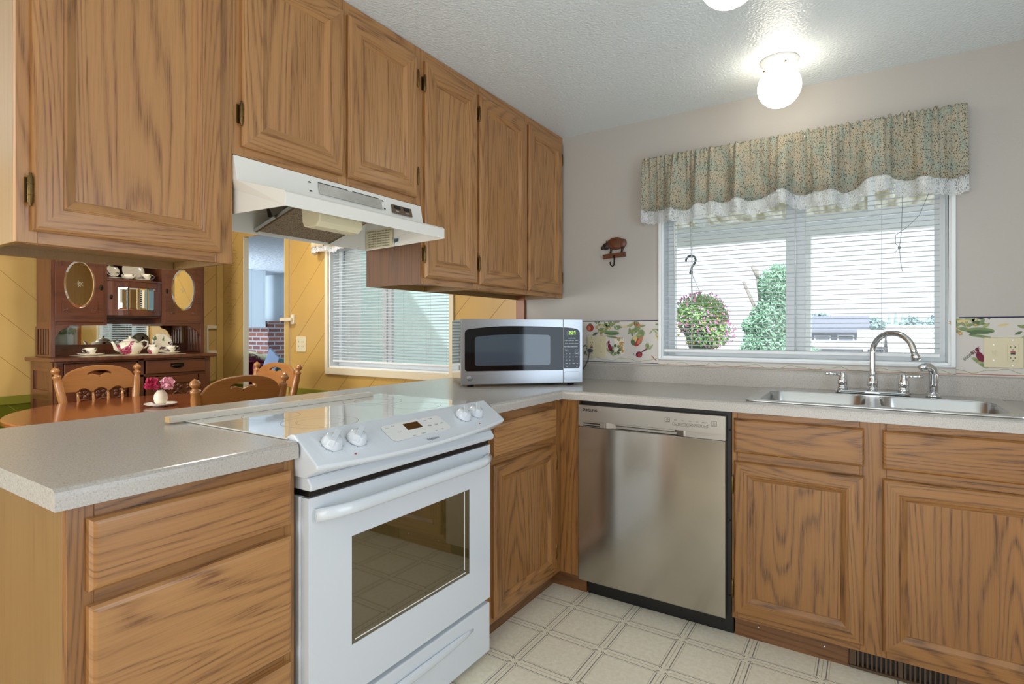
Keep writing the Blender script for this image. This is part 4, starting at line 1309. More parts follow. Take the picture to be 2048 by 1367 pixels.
# touch pad: raised plate, display, printed keys
def plate(y0, y1, f0, f1, h, r=0.008):
    o, sl, nr = on_panel((y0 + y1) / 2, (f0 + f1) / 2, h)
    Ls = 0.092
    lo = outline([rrect(-(y1 - y0) / 2, (y1 - y0) / 2, -(f1 - f0) * Ls / 2, (f1 - f0) * Ls / 2, r)], 0.0012)
    lo.move(frame3(o, (0, 1, 0), -sl)); return lo
plate(-1.735, -1.485, 0.14, 0.90, 0.0012, 0.016).obj('key_pad', WHITEMATT, t)
DISP = plain('amber display glass', '#3a2408', 0.08, emit='#4a2c08', estr=0.25)
dp = plate(-1.652, -1.590, 0.28, 0.58, 0.0022, 0.002).obj('display', DISP, t)
keys = []
for y, f, w in ((-1.715, .35, 'Bake'), (-1.690, .32, 'Broil'), (-1.712, .55, 'Clean'), (-1.688, .55, 'Warm'), (-1.712, .75, 'Timer'), (-1.690, .75, 'Clock'), (-1.650, .75, 'Start'), (-1.610, .74, 'Cancel'), (-1.560, .35, 'Conv'), (-1.530, .32, 'Roast'), (-1.560, .55, 'Temp'), (-1.530, .55, 'Time'), (-1.505, .55, 'Lock'), (-1.555, .75, 'Lo'), (-1.525, .75, 'Hi')):
    o, sl, nr = on_panel(y, f, 0.0022); text_mb(w, 0.0062, frame3(o, (0, 1, 0), -sl), 0.0003).obj('key', GREYPRINT, t)
o, sl, nr = on_panel(-1.595, 0.965, 0.0008); text_mb('frigidaire', 0.014, frame3(o, (0, 1, 0), -sl), 0.0004, bold=0.0002).obj('lettering', GREYPRINT, t)
# oven door as a frame round the window
XD = 0.006
d = MB(); A, B_ = Y0 + 0.010, Y1 - 0.006; WY0, WY1, WZ0, WZ1 = -1.838, -1.325, 0.352, 0.640
for y0, y1, z0, z1 in ((A, WY0, 0.222, 0.772), (WY1, B_, 0.222, 0.772), (WY0, WY1, 0.222, WZ0), (WY0, WY1, WZ1, 0.772)): d.box(-0.0215, XD, y0, y1, z0, z1)
d.obj('oven_door', WHITE, t)
OVENGLASS, nt, b = nodes('dark oven glass')
b.inputs['Base Color'].default_value = lin('#4a3d1e'); b.inputs['Roughness'].default_value = 0.03; b.inputs['IOR'].default_value = 2.3
g = MB(); g.box(-0.012, XD - 0.002, WY0, WY1, WZ0, WZ1); g.obj('oven_window', OVENGLASS, t)
g = MB()
for z in (0.362,): g.box(XD - 0.0019, XD - 0.0012, WY0 + 0.012, WY1 - 0.02, z - 0.0015, z + 0.0015)
g.box(XD - 0.0019, XD - 0.0012, WY1 - 0.030, WY1 - 0.026, WZ0 + 0.02, WZ1 - 0.002)
g.obj('window_gasket', WHITEMATT, t)
h = MB(); pts = []
for i in range(21):
    q = i / 20; y = A + 0.016 + (B_ - A - 0.032) * q; e = min(1, min(q, 1 - q) / 0.14); e = math.sin(e * PI / 2)
    pts.append((XD + 0.006 + 0.036 * e, y, 0.728 + 0.004 * e))
h.tube(pts, 0.0165, 14, up=(0, 0, 1), ry=0.75)
h.obj('handle', WHITE, t)
d = MB(); d.box(-0.0215, XD, A, B_, 0.030, 0.205); dr = d.obj('storage_drawer', WHITE, t, bevel=0.004, seg=3)
d = MB(); pts = [(XD + 0.0005 + 0.006 * math.sin(PI * i / 16), A + 0.10 + (B_ - A - 0.2) * i / 16, 0.150 + 0.0 * i) for i in range(17)]
d.tube(pts, [0.004 + 0.012 * math.sin(PI * i / 16) ** 0.5 for i in range(17)], 12, up=(0, 0, 1), ry=0.5); d.obj('drawer_pull', WHITE, dr)

# white batten lying behind the cooktop
b_ = MB(); b_.box(-0.552, -0.522, -2.040, -1.272, 0.9188, 0.9345, grain=1); b_.box(-0.552, -0.522, -2.0415, -2.0402, 0.9188, 0.9345, m=1)
tag(b_.obj('batten', [WHITEWOOD, ENDGRAIN], bevel=0.001, seg=1), 'white painted wooden batten lying along the back of the stove top', 'strip of wood')

# ================================================================== range hood
t = thing('range_hood', 'white range hood under the short wall cabinet above the stove', 'range hood', (-0.45, -1.58, 1.5))
HL, HR = -1.9655, -1.2025          # left and right ends
XBK = -0.640
zt = 1.6725
h = MB()
LX, RX, LZ, RZ = -0.118, -0.196, 1.507, 1.531     # the lip, slightly out of square
lipH = 0.036
HLf, HRf = -1.950, -1.218
def P(i, L): return L[i]
# front skin: from under the cabinet down to the shoulder and the lip
A1, B1_ = (XU + 0.002, HL, zt), (XU + 0.002, HR, zt)
A2, B2_ = (XU + 0.020, HL, 1.600), (XU + 0.014, HR, 1.600)
A3, B3_ = (LX - 0.006, HLf, LZ + lipH + 0.006), (RX - 0.006, HRf, RZ + lipH + 0.006)
A4, B4_ = (LX, HLf, LZ + lipH), (RX, HRf, RZ + lipH)
A5, B5_ = (LX, HLf, LZ), (RX, HRf, RZ)
AB, BB = (XBK, HL, LZ + 0.008), (XBK, HR, RZ - 0.010)
AT, BT = (XBK, HL, zt), (XBK, HR, zt)
th = 0.004
def inner(p, y): return (p[0] - 0.006, p[1] + y, p[2])
L_ = [A1, A2, A3, A4, A5]; R_ = [B1_, B2_, B3_, B4_, B5_]
for a, b2, c2, d2 in zip(L_[:-1], R_[:-1], R_[1:], L_[1:]): h.face([a, b2, c2, d2])
h.face([AT, A1, A2, A3, A4, A5, AB][::-1]); h.face([BT, B1_, B2_, B3_, B4_, B5_, BB]); h.face([AT, BT, BB, AB]); h.face([AT, A1, B1_, BT])
sh = h.obj('hood_shell', CREAMENAMEL, t)
sh.modifiers.new('thickness', 'SOLIDIFY').thickness = 0.003; sh.modifiers[-1].offset = -1
bv = sh.modifiers.new('bevel', 'BEVEL'); bv.width = 0.004; bv.segments = 2; bv.limit_method = 'ANGLE'; bv.angle_limit = R(25)
# front strip: printed vent label and switch plate on the upper sloped skin
Mh = frame3(((A1[0] + A2[0]) / 2, 0, (A1[2] + A2[2]) / 2), (0, 1, 0), Vector((A1[0] - A2[0], 0, A1[2] - A2[2])))
def on_hood(mb, y, dz, lift=0.001):
    mb.move(Matrix.Translation((0, 0, 0)) @ Mh @ Matrix.Translation((y, dz, lift))); return mb
FOIL = plain('mottled foil strip', '#bdbab2', 0.4, 0.0, var=0.25, bumpy=0.6, bscale=260)
vl = on_hood(outline([rrect(-0.135, 0.135, -0.018, 0.018, 0.002)], 0.001), -1.555, -0.0, 0.0012)
vl.obj('vent_strip', FOIL, t)
tb = MB()
for y in (-0.162, -0.160): pass
bl_ = [outline([rrect(-0.004, 0.004, -0.002, 0.002, 0.0005)], 0.001) for _ in range(4)]
for q, (y, dz) in zip(bl_, ((-1.722, 0.014), (-1.722, -0.016), (-1.412, 0.016), (-1.408, -0.014))): on_hood(q, y, dz, 0.0012)
br = outline([rrect(-0.06, 0.06, -0.001, 0.001, 0.0004)], 0.001); on_hood(br, -1.63, 0.0205, 0.0012)
br2 = outline([rrect(-0.06, 0.06, -0.001, 0.001, 0.0004)], 0.001); on_hood(br2, -1.49, 0.0205, 0.0012)
join(*bl_, br, br2).obj('vent_slots', BLACK, t)
sw = on_hood(outline([rrect(-0.052, 0.052, -0.0165, 0.0165, 0.002)], 0.002), -1.318, -0.004, 0.0015); SWB = plain('brown switch plate', '#6b5a48', 0.35, 0.4); so = sw.obj('switch_plate', SWB, t)
q = [on_hood(outline([rrect(-0.014, 0.014, -0.006, 0.006, 0.001)], 0.004), -1.318 + d_, 0.003, 0.003) for d_ in (-0.024, 0.024)]
join(*q).obj('rocker_switch', BLACK, so)
q = [on_hood(text_mb(w_, 0.007, Matrix.Identity(4), 0.0004), -1.318 + d_, -0.0115, 0.0028) for w_, d_ in (('FAN', -0.026), ('LIGHT', 0.026))]
join(*q).obj('switch_lettering', WHITEMATT, so)
# underside: pan, filter, lamp cover, instruction label
u = MB(); u.face([(XBK + 0.006, HL + 0.006, 1.640), (XBK + 0.006, HR - 0.006, 1.640), (XU + 0.008, HR - 0.006, 1.625), (XU + 0.008, HL + 0.006, 1.625)]); uo = u.obj('inner_pan', CREAMENAMEL, t, solid=0.002)
MESHM, nt, b = nodes('greasy aluminium mesh')
vv = voro(nt, mapping(nt, coords(nt), (1, 1, 1)), 170)
nt.links.new(ramp(nt, vv.outputs['Distance'], [(0.1, lin('#4e4233')), (0.55, lin('#a89a85'))]).outputs[0], b.inputs['Base Color']); b.inputs['Metallic'].default_value = 0.5; b.inputs['Roughness'].default_value = 0.45
bump(nt, b, vv.outputs['Distance'], 0.8, 0.004)
f = MB(); f.prism([(-0.628, 1.528), (-0.345, 1.606), (-0.347, 1.612), (-0.630, 1.534)], -1.704, -1.408, 1); fo = f.obj('filter', MESHM, t)
f = MB()
f.prism([(-0.632, 1.524), (-0.340, 1.6045), (-0.343, 1.616), (-0.633, 1.536)], -1.714, -1.7045, 1); f.obj('filter_frame', SINKSTEEL, fo); f = MB(); f.prism([(-0.632, 1.524), (-0.340, 1.6045), (-0.343, 1.616), (-0.633, 1.536)], -1.4075, -1.400, 1)
f.obj('filter_frame', SINKSTEEL, fo)
f = MB(); f.tube([(-0.515, -1.745, 1.636), (-0.52, -1.738, 1.59), (-0.53, -1.722, 1.566)], [0.004, 0.004, 0.008], 8); f.obj('filter_clip', DARKMETAL, t)
l = MB(); l.prism([(-0.336, 1.590), (-0.330, 1.520), (-0.322, 1.506), (-0.300, 1.500), (-0.262, 1.502), (-0.246, 1.516), (-0.244, 1.540), (-0.330, 1.590)], -1.745, -1.575, 1); l.obj('lamp_cover', plain('yellowed lens', '#e8e0bf', 0.4), t, bevel=0.006)
lb = MB(); lb.box(-0.633, -0.476, HR - 0.0082, HR - 0.0072, 1.526, 1.604); lbo = lb.obj('instruction_label', plain('cream label', '#d6ceae', 0.6), t)
MR = frame3((0, 0, 0), (1, 0, 0), (0, 0, 1))
q = []
for i in range(7): q.append(text_mb('CAUTION to reduce the risk of fire' if i == 0 else 'use only for general ventilation ' * 1, 0.0098, frame3((-0.5545, HR - 0.0084, 1.596 - i * 0.0102), (1, 0, 0), (0, 0, 1)), 0.0002))
join(*q).obj('label_print', DARKPRINT, lbo)
q = MB(); q.box(-0.468, -0.444, HR - 0.0082, HR - 0.0072, 1.524, 1.556); q.obj('certification_sticker', plain('teal sticker', '#2a5563', 0.5), t)

# ================================================================== microwave (turned in the corner)
t = thing('microwave', 'stainless steel microwave with black glass front standing in the corner', 'microwave', (-0.46, -0.783, 0.9146), R(44.8), local=True)
W, D, H = 0.602, 0.445, 0.322
m_ = MB(); m_.box(0.002, W - 0.002, 0.022, D, 0.014, H); m_.obj('casing', plain('mirror bright steel', '#c9cbc8', 0.13, 1.0), t, bevel=0.004)
m_ = MB()
for x in (0.04, W - 0.06):
    for y in (0.04, D - 0.06): m_.lathe([(0.016, 0.0), (0.016, 0.0142)], (x + 0.01, y, 0), 12)
m_.obj('foot', BLACK, t)
xs = 0.503
MWFRONT = plain('brushed steel front', '#97999c', 0.25, 1.0, var=0.04)
m_ = MB(); m_.box(0, xs - 0.0006, 0, 0.0215, 0.012, H + 0.001); dr = m_.obj('door', MWFRONT, t, bevel=0.0012)
m_ = MB(); m_.box(xs + 0.0006, W, 0, 0.0215, 0.012, H + 0.001); cp = m_.obj('control_panel', MWFRONT, t, bevel=0.0012)
def arch(x0, x1, z0, zl, zm, zr, xm, rl, rr_, n=14):
    """black glass outline with an arched top"""
    P_ = []
    for k in range(7): a = R(180 + 15 * k); P_.append((x0 + rl + rl * math.cos(a), z0 + rl + rl * math.sin(a))) if rl else None
    if not rl: P_ += [(x0, z0)]
    if rr_:
        for k in range(7): a = R(270 + 15 * k); P_.append((x1 - rr_ + rr_ * math.cos(a), z0 + rr_ + rr_ * math.sin(a)))
    else: P_ += [(x1, z0)]
    def top(x): q = (x - xm); w = (x0 - xm) if q < 0 else (x1 - xm); e = zl if q < 0 else zr; return zm + (e - zm) * (q / w) ** 2
    a0 = x1 - (rr_ or 0); a1 = x0 + (rl or 0)
    if rr_: P_ += [(x1, top(x1) - rr_), (x1 - rr_ * 0.3, top(x1) - rr_ * 0.3)]
    for k in range(n + 1):
        x = a0 + (a1 - a0) * k / n; P_.append((x, top(x)))
    if rl: P_ += [(x0 + rl * 0.3, top(x0) - rl * 0.3), (x0, top(x0) - rl)]
    return P_
F3 = lambda o: frame3(o, (1, 0, 0), (0, 0, 1))
g = outline([arch(0.018, xs - 0.0005, 0.075, 0.272, 0.290, 0.284, 0.25, 0.014, 0)], 0.0016); g.move(F3((0, -0.0009, 0))); g.obj('door_glass', BLACKGLASS, dr)
MWWIN = plain('screened window glass', '#3d4a58', 0.05, 0.0, 0.5, ior=1.6)
g = outline([arch(0.066, 0.436, 0.101, 0.238, 0.250, 0.246, 0.27, 0.010, 0.010)], 0.001); g.move(F3((0, -0.0022, 0))); g.obj('window', MWWIN, dr)
g = outline([arch(xs + 0.0015, 0.588, 0.082, 0.284, 0.284, 0.272, xs, 0, 0.014)], 0.0016); g.move(F3((0, -0.0009, 0))); go = g.obj('control_glass', BLACKGLASS, cp)
g = outline([rrect(0.518, 0.566, 0.245, 0.268, 0.002)], 0.0008); g.move(F3((0, -0.0021, 0))); g.obj('clock_window', plain('display glass', '#0a0f06', 0.1), cp)
GREENLED = plain('green digits', '#b7f03c', 0.5, emit='#a4f02e', estr=1.6)


def digits(s, x, z, w, h_):
    SEG = {'2': 'abged', '7': 'abc'}
    mb = []
    for ch_ in s:
        if ch_ == ':':
            for dz in (0.3, 0.7): mb.append(outline([rrect(x - 0.0007, x + 0.0007, z + h_ * dz - 0.0007, z + h_ * dz + 0.0007, 0.0002)], 0.0004))
            x += 0.003; continue
        e = 0.0009
        L_ = {'a': (x, x + w, z + h_ - 2 * e, z + h_), 'g': (x, x + w, z + h_ / 2 - e, z + h_ / 2 + e), 'd': (x, x + w, z, z + 2 * e), 'b': (x + w - 2 * e, x + w, z + h_ / 2, z + h_), 'c': (x + w - 2 * e, x + w, z, z + h_ / 2), 'e': (x, x + 2 * e, z, z + h_ / 2)}
        for k in SEG[ch_]: q = L_[k]; mb.append(outline([rrect(q[0], q[1], q[2], q[3], 0.0003)], 0.0004))
        x += w + 0.003
    o = join(*mb); o.move(F3((0, -0.0028, 0))); return o


digits('2:27', 0.532, 0.2495, 0.0078, 0.014).obj('clock_digits', GREENLED, cp)
kp = []
KEYINK = plain('pale key print', '#c9d2da', 0.5)
def wd(s, x, z, sz): text_mb(s, sz, F3((x, -0.0022, z)), 0.0003, bold=0.0002).obj('key', KEYINK, cp)
wd('Sensor Cooking', 0.545, 0.231, 0.0055)
for r_, row in enumerate((('Popcorn', 'Beverage', 'Reheat'), ('Potato', 'Vegetable', 'Chicken'), ('Time Cook', 'Time Defrost', 'Auto'), ('Express', '', 'Power'))):
    for c_, s_ in enumerate(row):
        if s_: wd(s_, 0.520 + c_ * 0.025, 0.220 - r_ * 0.0155, 0.0062)
for k in range(9): wd(str(k + 1), 0.520 + (k % 3) * 0.0165, 0.155 - (k // 3) * 0.0165, 0.0085)
wd('0', 0.5365, 0.107, 0.0085); wd('Start', 0.572, 0.155, 0.007); wd('Timer', 0.572, 0.139, 0.006); wd('Clear', 0.520, 0.107, 0.006); wd('Help', 0.556, 0.107, 0.006); wd('Set', 0.574, 0.107, 0.006); wd('Off', 0.520, 0.092, 0.006); wd('On', 0.572, 0.092, 0.006)
lo = outline([rrect(0.5615, 0.5825, 0.1475, 0.1625, 0.003), rrect(0.5622, 0.5818, 0.1482, 0.1618, 0.0026)[::-1]], 0.0004); lo.move(F3((0, -0.0022, 0)))
lo.obj('key_outline', KEYINK, cp)
lo = outline([rrect(0.510, 0.585, 0.030, 0.066, 0.006)], 0.0025, 0.0008); lo.move(F3((0, -0.001, 0))); lo.obj('open_button', MWFRONT, cp)
g = MB(); g.lathe([(1e-4, 0), (0.0125, 0), (0.0135, -0.001), (0.0135, -0.002)], mat4=frame3((0.041, -0.0024, 0.043), (1, 0, 0), (0, 0, 1)), segs=24); eo = g.obj('emblem', plain('grey emblem', '#9a9c9e', 0.35, 0.8), dr)
ring = outline([[(0.041 + 0.0112 * math.cos(a * 0.25), 0.043 + 0.0112 * math.sin(a * 0.25)) for a in range(25)], [(0.041 + 0.0102 * math.cos(a * 0.25), 0.043 + 0.0102 * math.sin(a * 0.25)) for a in range(25)][::-1]], 0.0004); ring.move(F3((0, -0.0028, 0)))
join(ring, text_mb('GE', 0.012, F3((0.041, -0.0028, 0.043)), 0.0004)).obj('emblem_print', DARKPRINT, eo)
g = MB()
for k in range(5): g.box(0.0012, 0.0022, 0.075, 0.10, 0.075 + k * 0.035, 0.098 + k * 0.035)
g.obj('side_vents', plain('vent recess', '#6f7577', 0.5, 0.6), t)

# ================================================================== wall plates, plug, hook
def gang(name, label, x0, x1, z0, z1, items, cat='wall plate', axis='y', at=0.0, grp=None):
    """items: list of (kind, u)"""
    F = Face('y', at) if axis == 'y' else Face('x', at)
    o = F((x0 + x1) / 2, z0, 0)
    t = thing(name, label, cat, o, 0, grp)
    p = MB(); F.box(p, x0, x1, z0, z1, 0.0016, 0.006); p.obj('cover_plate', IVORY, t, bevel=0.0025)
    zc = (z0 + z1) / 2; h_ = (z1 - z0)
    for kind, u in items:
        if kind == 'switch':
            s = MB(); F.box(s, u - 0.005, u + 0.005, zc - 0.012, zc + 0.012, 0.0061, 0.0068); F.box(s, u - 0.004, u + 0.004, zc + 0.000, zc + 0.008, 0.0068, 0.014); s.obj('toggle', IVORY, t, bevel=0.001)
            sc = MB(); [F.box(sc, u - 0.0025, u + 0.0025, z - 0.0025, z + 0.0025, 0.006, 0.0068) for z in (zc - 0.030, zc + 0.030)]; sc.obj('screw', SINKSTEEL, t, bevel=0.001)
        elif kind == 'gfci':
            s = MB(); F.box(s, u - 0.0165, u + 0.0165, zc - 0.034, zc + 0.034, 0.0061, 0.0075); ro = s.obj('receptacle', IVORY, t, bevel=0.001)
            s = MB()
            for z in (zc + 0.022, zc - 0.020):
                for q in (-0.006, 0.006): F.box(s, u + q - 0.001, u + q + 0.001, z - 0.003, z + 0.004, 0.0075, 0.0078)
                F.box(s, u - 0.002, u + 0.002, z - 0.012, z - 0.008, 0.0075, 0.0078)
            s.obj('slots', BLACK, ro)
            s = MB(); F.box(s, u - 0.007, u + 0.007, zc + 0.001, zc + 0.006, 0.0075, 0.0088); s.obj('reset_button', RED, ro)
            s = MB(); F.box(s, u - 0.007, u + 0.007, zc - 0.006, zc - 0.001, 0.0075, 0.0088); s.obj('test_button', plain('blue black button', '#14182c', 0.4), ro)
            sc = MB(); [F.box(sc, u - 0.0025, u + 0.0025, z - 0.0025, z + 0.0025, 0.006, 0.0068) for z in (zc - 0.049, zc + 0.049)]; sc.obj('screw', SINKSTEEL, t, bevel=0.001)
        else:
            s = MB()
            for q in (-0.008, 0.008):
                for z in (-0.018, 0.018): F.box(s, u + q - 0.0015, u + q + 0.0015, zc + z - 0.006, zc + z + 0.006, 0.006, 0.0064)
            s.obj('slots', DARKPRINT, t)
    return t


gl = gang('wall_plate', 'ivory wall plate with outlet and switch left of the kitchen window, plug in it', -0.173, -0.058, 1.036, 1.152, [('gfci', -0.145), ('switch', -0.088)])
gang('wall_plate', 'ivory wall plate with switch and red button outlet right of the kitchen window', 1.534, 1.650, 1.038, 1.156, [('switch', 1.563), ('gfci', 1.619)])
gang('wall_plate', 'ivory double switch plate on the mustard wall left of the dining room window', -2.785, -2.665, 1.01, 1.135, [('toggle', -2.745), ('toggle', -2.705)])
cd = MB(); cd.tube([(-0.145, -0.0130, 1.072), (-0.145, -0.040, 1.072)], 0.011, 10); cd.tube([(-0.145, -0.034, 1.066), (-0.146, -0.040, 1.050), (-0.150, -0.044, 1.020), (-0.166, -0.048, 0.985), (-0.190, -0.054, 0.955), (-0.225, -0.06, 0.935), (-0.26, -0.065, 0.926)], 0.0036, 8)
tag(cd.obj('power_cord', plain('dark grey cord', '#4b4e58', 0.5)), 'dark grey power cord plugged in beside the microwave', 'cord')

t = thing('key_hook', 'small wooden pig plaque with a black iron hook on the wall left of the window', 'wall hook', (-0.01, -0.004, 1.53))
PIGW = wood('carved red brown wood', '#6e3f26', '#36190d', contrast=0.5, across=20, along=3)
PIGD = plain('dark painted wood', '#2c1a14', 0.5)
pg = MB(); pg.ball((0.000, -0.012, 1.656), 0.052, 24, sx=1.0, sy=0.20, sz=0.66)
pg.ball((0.036, -0.012, 1.654), 0.026, 16, sx=1, sy=0.35, sz=1.0)
pg.obj('pig_body', PIGW, t)
hd = MB(); hd.ball((-0.056, -0.012, 1.645), 0.020, 16, sx=1.1, sy=0.5, sz=0.95); hd.tube([(-0.064, -0.012, 1.642), (-0.078, -0.012, 1.637), (-0.084, -0.012, 1.636)], [0.012, 0.009, 0.0085], 10, ry=0.7)
hd.tube([(-0.050, -0.014, 1.660), (-0.055, -0.014, 1.676)], [0.007, 0.001], 8, ry=0.5); hd.tube([(-0.044, -0.010, 1.662), (-0.046, -0.010, 1.677)], [0.006, 0.001], 8, ry=0.5)
hd.obj('pig_head', PIGD, t)
lg = MB()
for x in (-0.028, 0.036): lg.tube([(x + 0.004, -0.012, 1.635), (x, -0.012, 1.618), (x - 0.004, -0.012, 1.603)], [0.010, 0.006, 0.0055], 8, ry=0.7)
lg.tube([(0.050, -0.012, 1.668), (0.056, -0.012, 1.674), (0.058, -0.012, 1.668), (0.054, -0.012, 1.663)], 0.0022, 6)
lg.obj('pig_legs', PIGD, t)
pb = MB(); pb.box(-0.074, 0.056, -0.019, -0.004, 1.579, 1.603, grain=0); pb.move(Matrix.Translation((-0.01, 0, 1.59)) @ Matrix.Rotation(R(-3), 4, 'Y') @ Matrix.Translation((0.01, 0, -1.59))); pb.obj('backboard', PIGW, t, bevel=0.001)
hk = MB(); hk.tube([(-0.006, -0.021, 1.592), (-0.006, -0.021, 1.552), (-0.006, -0.024, 1.538), (-0.010, -0.032, 1.531), (-0.018, -0.036, 1.535), (-0.022, -0.037, 1.546), (-0.0225, -0.037, 1.555)], 0.0032, 8); hk.obj('hook', plain('black iron', '#151313', 0.5, 0.6), t)

# ================================================================== ceiling lamps
def ceiling_lamp(label, x, y, strength, col):
    t = thing('ceiling_lamp', label, 'ceiling lamp', (x, y, CEIL), 0)
    b_ = MB(); b_.lathe([(0.074, -0.0005), (0.074, -0.006), (0.066, -0.010), (0.060, -0.022), (0.052, -0.032), (0.045, -0.035), (1e-4, -0.035)], (x, y, CEIL), 32); bo = b_.obj('base', WHITEMATT, t)
    s = MB()
    for k in range(3):
        a = R(60 + 120 * k); s.tube([(x + 0.046 * math.cos(a), y + 0.046 * math.sin(a), CEIL - 0.028), (x + 0.062 * math.cos(a), y + 0.062 * math.sin(a), CEIL - 0.031)], 0.003, 8)
    s.obj('thumb_screw', BRASS, bo)
    g = MB(); r = 0.083; P_ = []
    for k in range(25):
        a = R(24 + 156 * k / 24); P_.append((max(1e-5, r * math.sin(a)), r * math.cos(a)))
    g.lathe(P_, (x, y, CEIL - 0.033 - r * 0.92), 40)
    g.obj('globe', plain('opal glass ' + str(strength), '#fff8ee', 0.12, emit=col, estr=strength), t)
    return t


ceiling_lamp('round white opal globe ceiling lamp near the window valance, switched on', 0.844, -0.325, 7.0, '#fff1dc')
ceiling_lamp('round white opal globe ceiling lamp cut off by the top of the picture', 0.82, -1.18, 1.3, '#fff3e2')
# ================================================================== hutch
t = thing('hutch', 'dark antique oak sideboard hutch with oval mirrors against the mustard wall', 'sideboard', (-3.66, -0.875, 0))
XF = -3.44
FH = Face('x', XF)
b_ = MB()
b_.box(-3.885, XF - 0.02, -1.390, -1.372, 0.06, 0.968); b_.box(-3.885, XF - 0.02, -0.378, -0.360, 0.06, 0.968)
b_.box(-3.885, -3.872, -1.372, -0.378, 0.06, 0.968); b_.box(-3.872, XF - 0.02, -1.372, -0.378, 0.06, 0.08, grain=1)
for y0, y1 in ((-1.392, -1.352), (-0.398, -0.358)):
    b_.box(XF - 0.04, XF + 0.004, y0, y1, 0.0, 0.968); b_.box(-3.885, -3.84, y0, y1, 0.0, 0.06)
b_.box(XF - 0.02, XF, -0.905 + 0.012, -0.844 - 0.012, 0.08, 0.968)
b_.box(XF - 0.02, XF, -1.352, -0.398, 0.956, 0.968, grain=1); b_.box(XF - 0.02, XF, -1.352, -0.398, 0.832, 0.852, grain=1); b_.box(XF - 0.02, XF, -1.352, -0.398, 0.06, 0.10, grain=1)
# side rails of the left end
for z0, z1 in ((0.06, 0.14), (0.70, 0.77), (0.90, 0.967)): b_.box(-3.83, XF - 0.10, -1.400, -1.3905, z0, z1, grain=0)
b_.box(-3.884, -3.83, -1.400, -1.3905, 0.06, 0.967); b_.box(XF - 0.10, XF - 0.041, -1.400, -1.3905, 0.06, 0.967)
b_.obj('base_carcass', HUTCH, t, bevel=0.002)
tp = outline([rrect(-3.888, -3.405, -1.425, -0.325, 0.01, 2)], 0.028, 0.008, 2); tp.move(Matrix.Translation((0, 0, 0.982))); tp.obj('base_top', HUTCH, t)
for y0, y1 in ((-1.348, -0.907), (-0.842, -0.402)):
    d = MB(); FH.box(d, y0, y1, 0.853, 0.955, -0.015, 0.012, 'u'); do = d.obj('drawer', HUTCH, t, bevel=0.004)
    yc = (y0 + y1) / 2; p = MB(); p.ball((XF + 0.012, yc, 0.907), 0.045, 16, sx=0.45, sy=1.0, sz=0.42); p.box(XF + 0.0121, XF + 0.014, yc - 0.05, yc + 0.05, 0.898, 0.928); p.obj('cup_pull', DARKMETAL, do)
    d = MB(); FH.box(d, y0, y1, 0.102, 0.830, -0.015, 0.004, 'z'); do = d.obj('base_door', HUTCH, t)
    d = MB()
    for q in ((y0, y0 + 0.06, 0.102, 0.830), (y1 - 0.06, y1, 0.102, 0.830), (y0 + 0.06, y1 - 0.06, 0.77, 0.830), (y0 + 0.06, y1 - 0.06, 0.102, 0.18)): FH.box(d, q[0], q[1], q[2], q[3], 0.004, 0.014, 'z' if q[1] - q[0] < 0.1 else 'u')
    d.obj('door_frame', HUTCH, do, bevel=0.003)
    d = MB()
    for k in range(3):
        yy = y0 + 0.11 + k * (y1 - y0 - 0.22) / 2
        d.tube([(XF + 0.006, yy + 0.045 * math.cos(a * 0.5) * (1 - a / 26), 0.66 + 0.05 * math.sin(a * 0.5) * (1 - a / 26)) for a in range(20)], [0.008 - 0.0002 * a for a in range(20)], 8)
        d.ball((XF + 0.006, yy, 0.66), 0.014, 10)
        for a in range(5): d.ball((XF + 0.005, yy + 0.03 * math.cos(a * 1.25), 0.735 + 0.018 * math.sin(a * 1.25)), 0.015, 8, sx=0.5)
    d.obj('carving', HUTCH, do)
# upper part
XH = -3.60
ZC = 1.222; ZT2 = 1.80
b_ = MB()
for y0, y1, s in ((-1.372, -1.346, -1), (-0.350, -0.322, 1)):
    b_.box(XH - 0.03, XH, y0, y1, 0.9965, ZT2)
    b_.box(-3.885, XH - 0.03, y0 + 0.006, y1 - 0.006, ZC - 0.01, ZT2)
    b_.box(-3.885, -3.85, y0, y1, 0.9965, ZC - 0.01); b_.box(-3.85, XH - 0.03, y0, y1, ZC - 0.03, ZC + 0.02, grain=0); b_.box(-3.85, XH - 0.03, y0, y1, 0.9965, 1.012, grain=0)
    for k in range(5): x = -3.835 + k * 0.046; b_.box(x, x + 0.026, y0 + 0.006, y1 - 0.006, 1.012, ZC - 0.03)
for y0, y1 in ((-1.346, -1.057), (-0.636, -0.350)):
    b_.box(-3.885, XH - 0.022, y0, y1, ZC + 0.005, ZC + 0.020, grain=1)
    b_.box(XH - 0.022, XH, y0, y1, ZC, ZC + 0.022, grain=1)
for y in (-1.057, -0.657): b_.box(-3.885, XH, y, y + 0.022, ZC, ZT2)
b_.box(-3.885, -3.875, -1.346, -0.35, ZC, ZT2, grain=1)
b_.box(-3.885, XH, -1.346, -0.350, ZT2 - 0.02, ZT2, grain=1)
b_.box(-3.872, XH - 0.002, -1.035, -0.657, 1.556, 1.571, grain=1)
b_.box(-3.872, XH - 0.03, -1.035, -0.657, 1.283, 1.297, grain=1)
b_.box(-3.885, -3.86, -1.346, -0.35, 0.9965, 1.075, grain=1); b_.box(-3.885, -3.86, -1.346, -0.35, 1.236, ZC + 0.05, grain=1)
b_.obj('upper_carcass', HUTCH, t, bevel=0.0015)
cr = MB(); cr.prism([(XH + 0.03, ZT2 + 0.001), (XH + 0.045, ZT2 + 0.035), (-3.885, ZT2 + 0.035), (-3.885, ZT2 + 0.001)], -1.40, -0.30, 1); cr.obj('cornice', HUTCH, t, bevel=0.004)
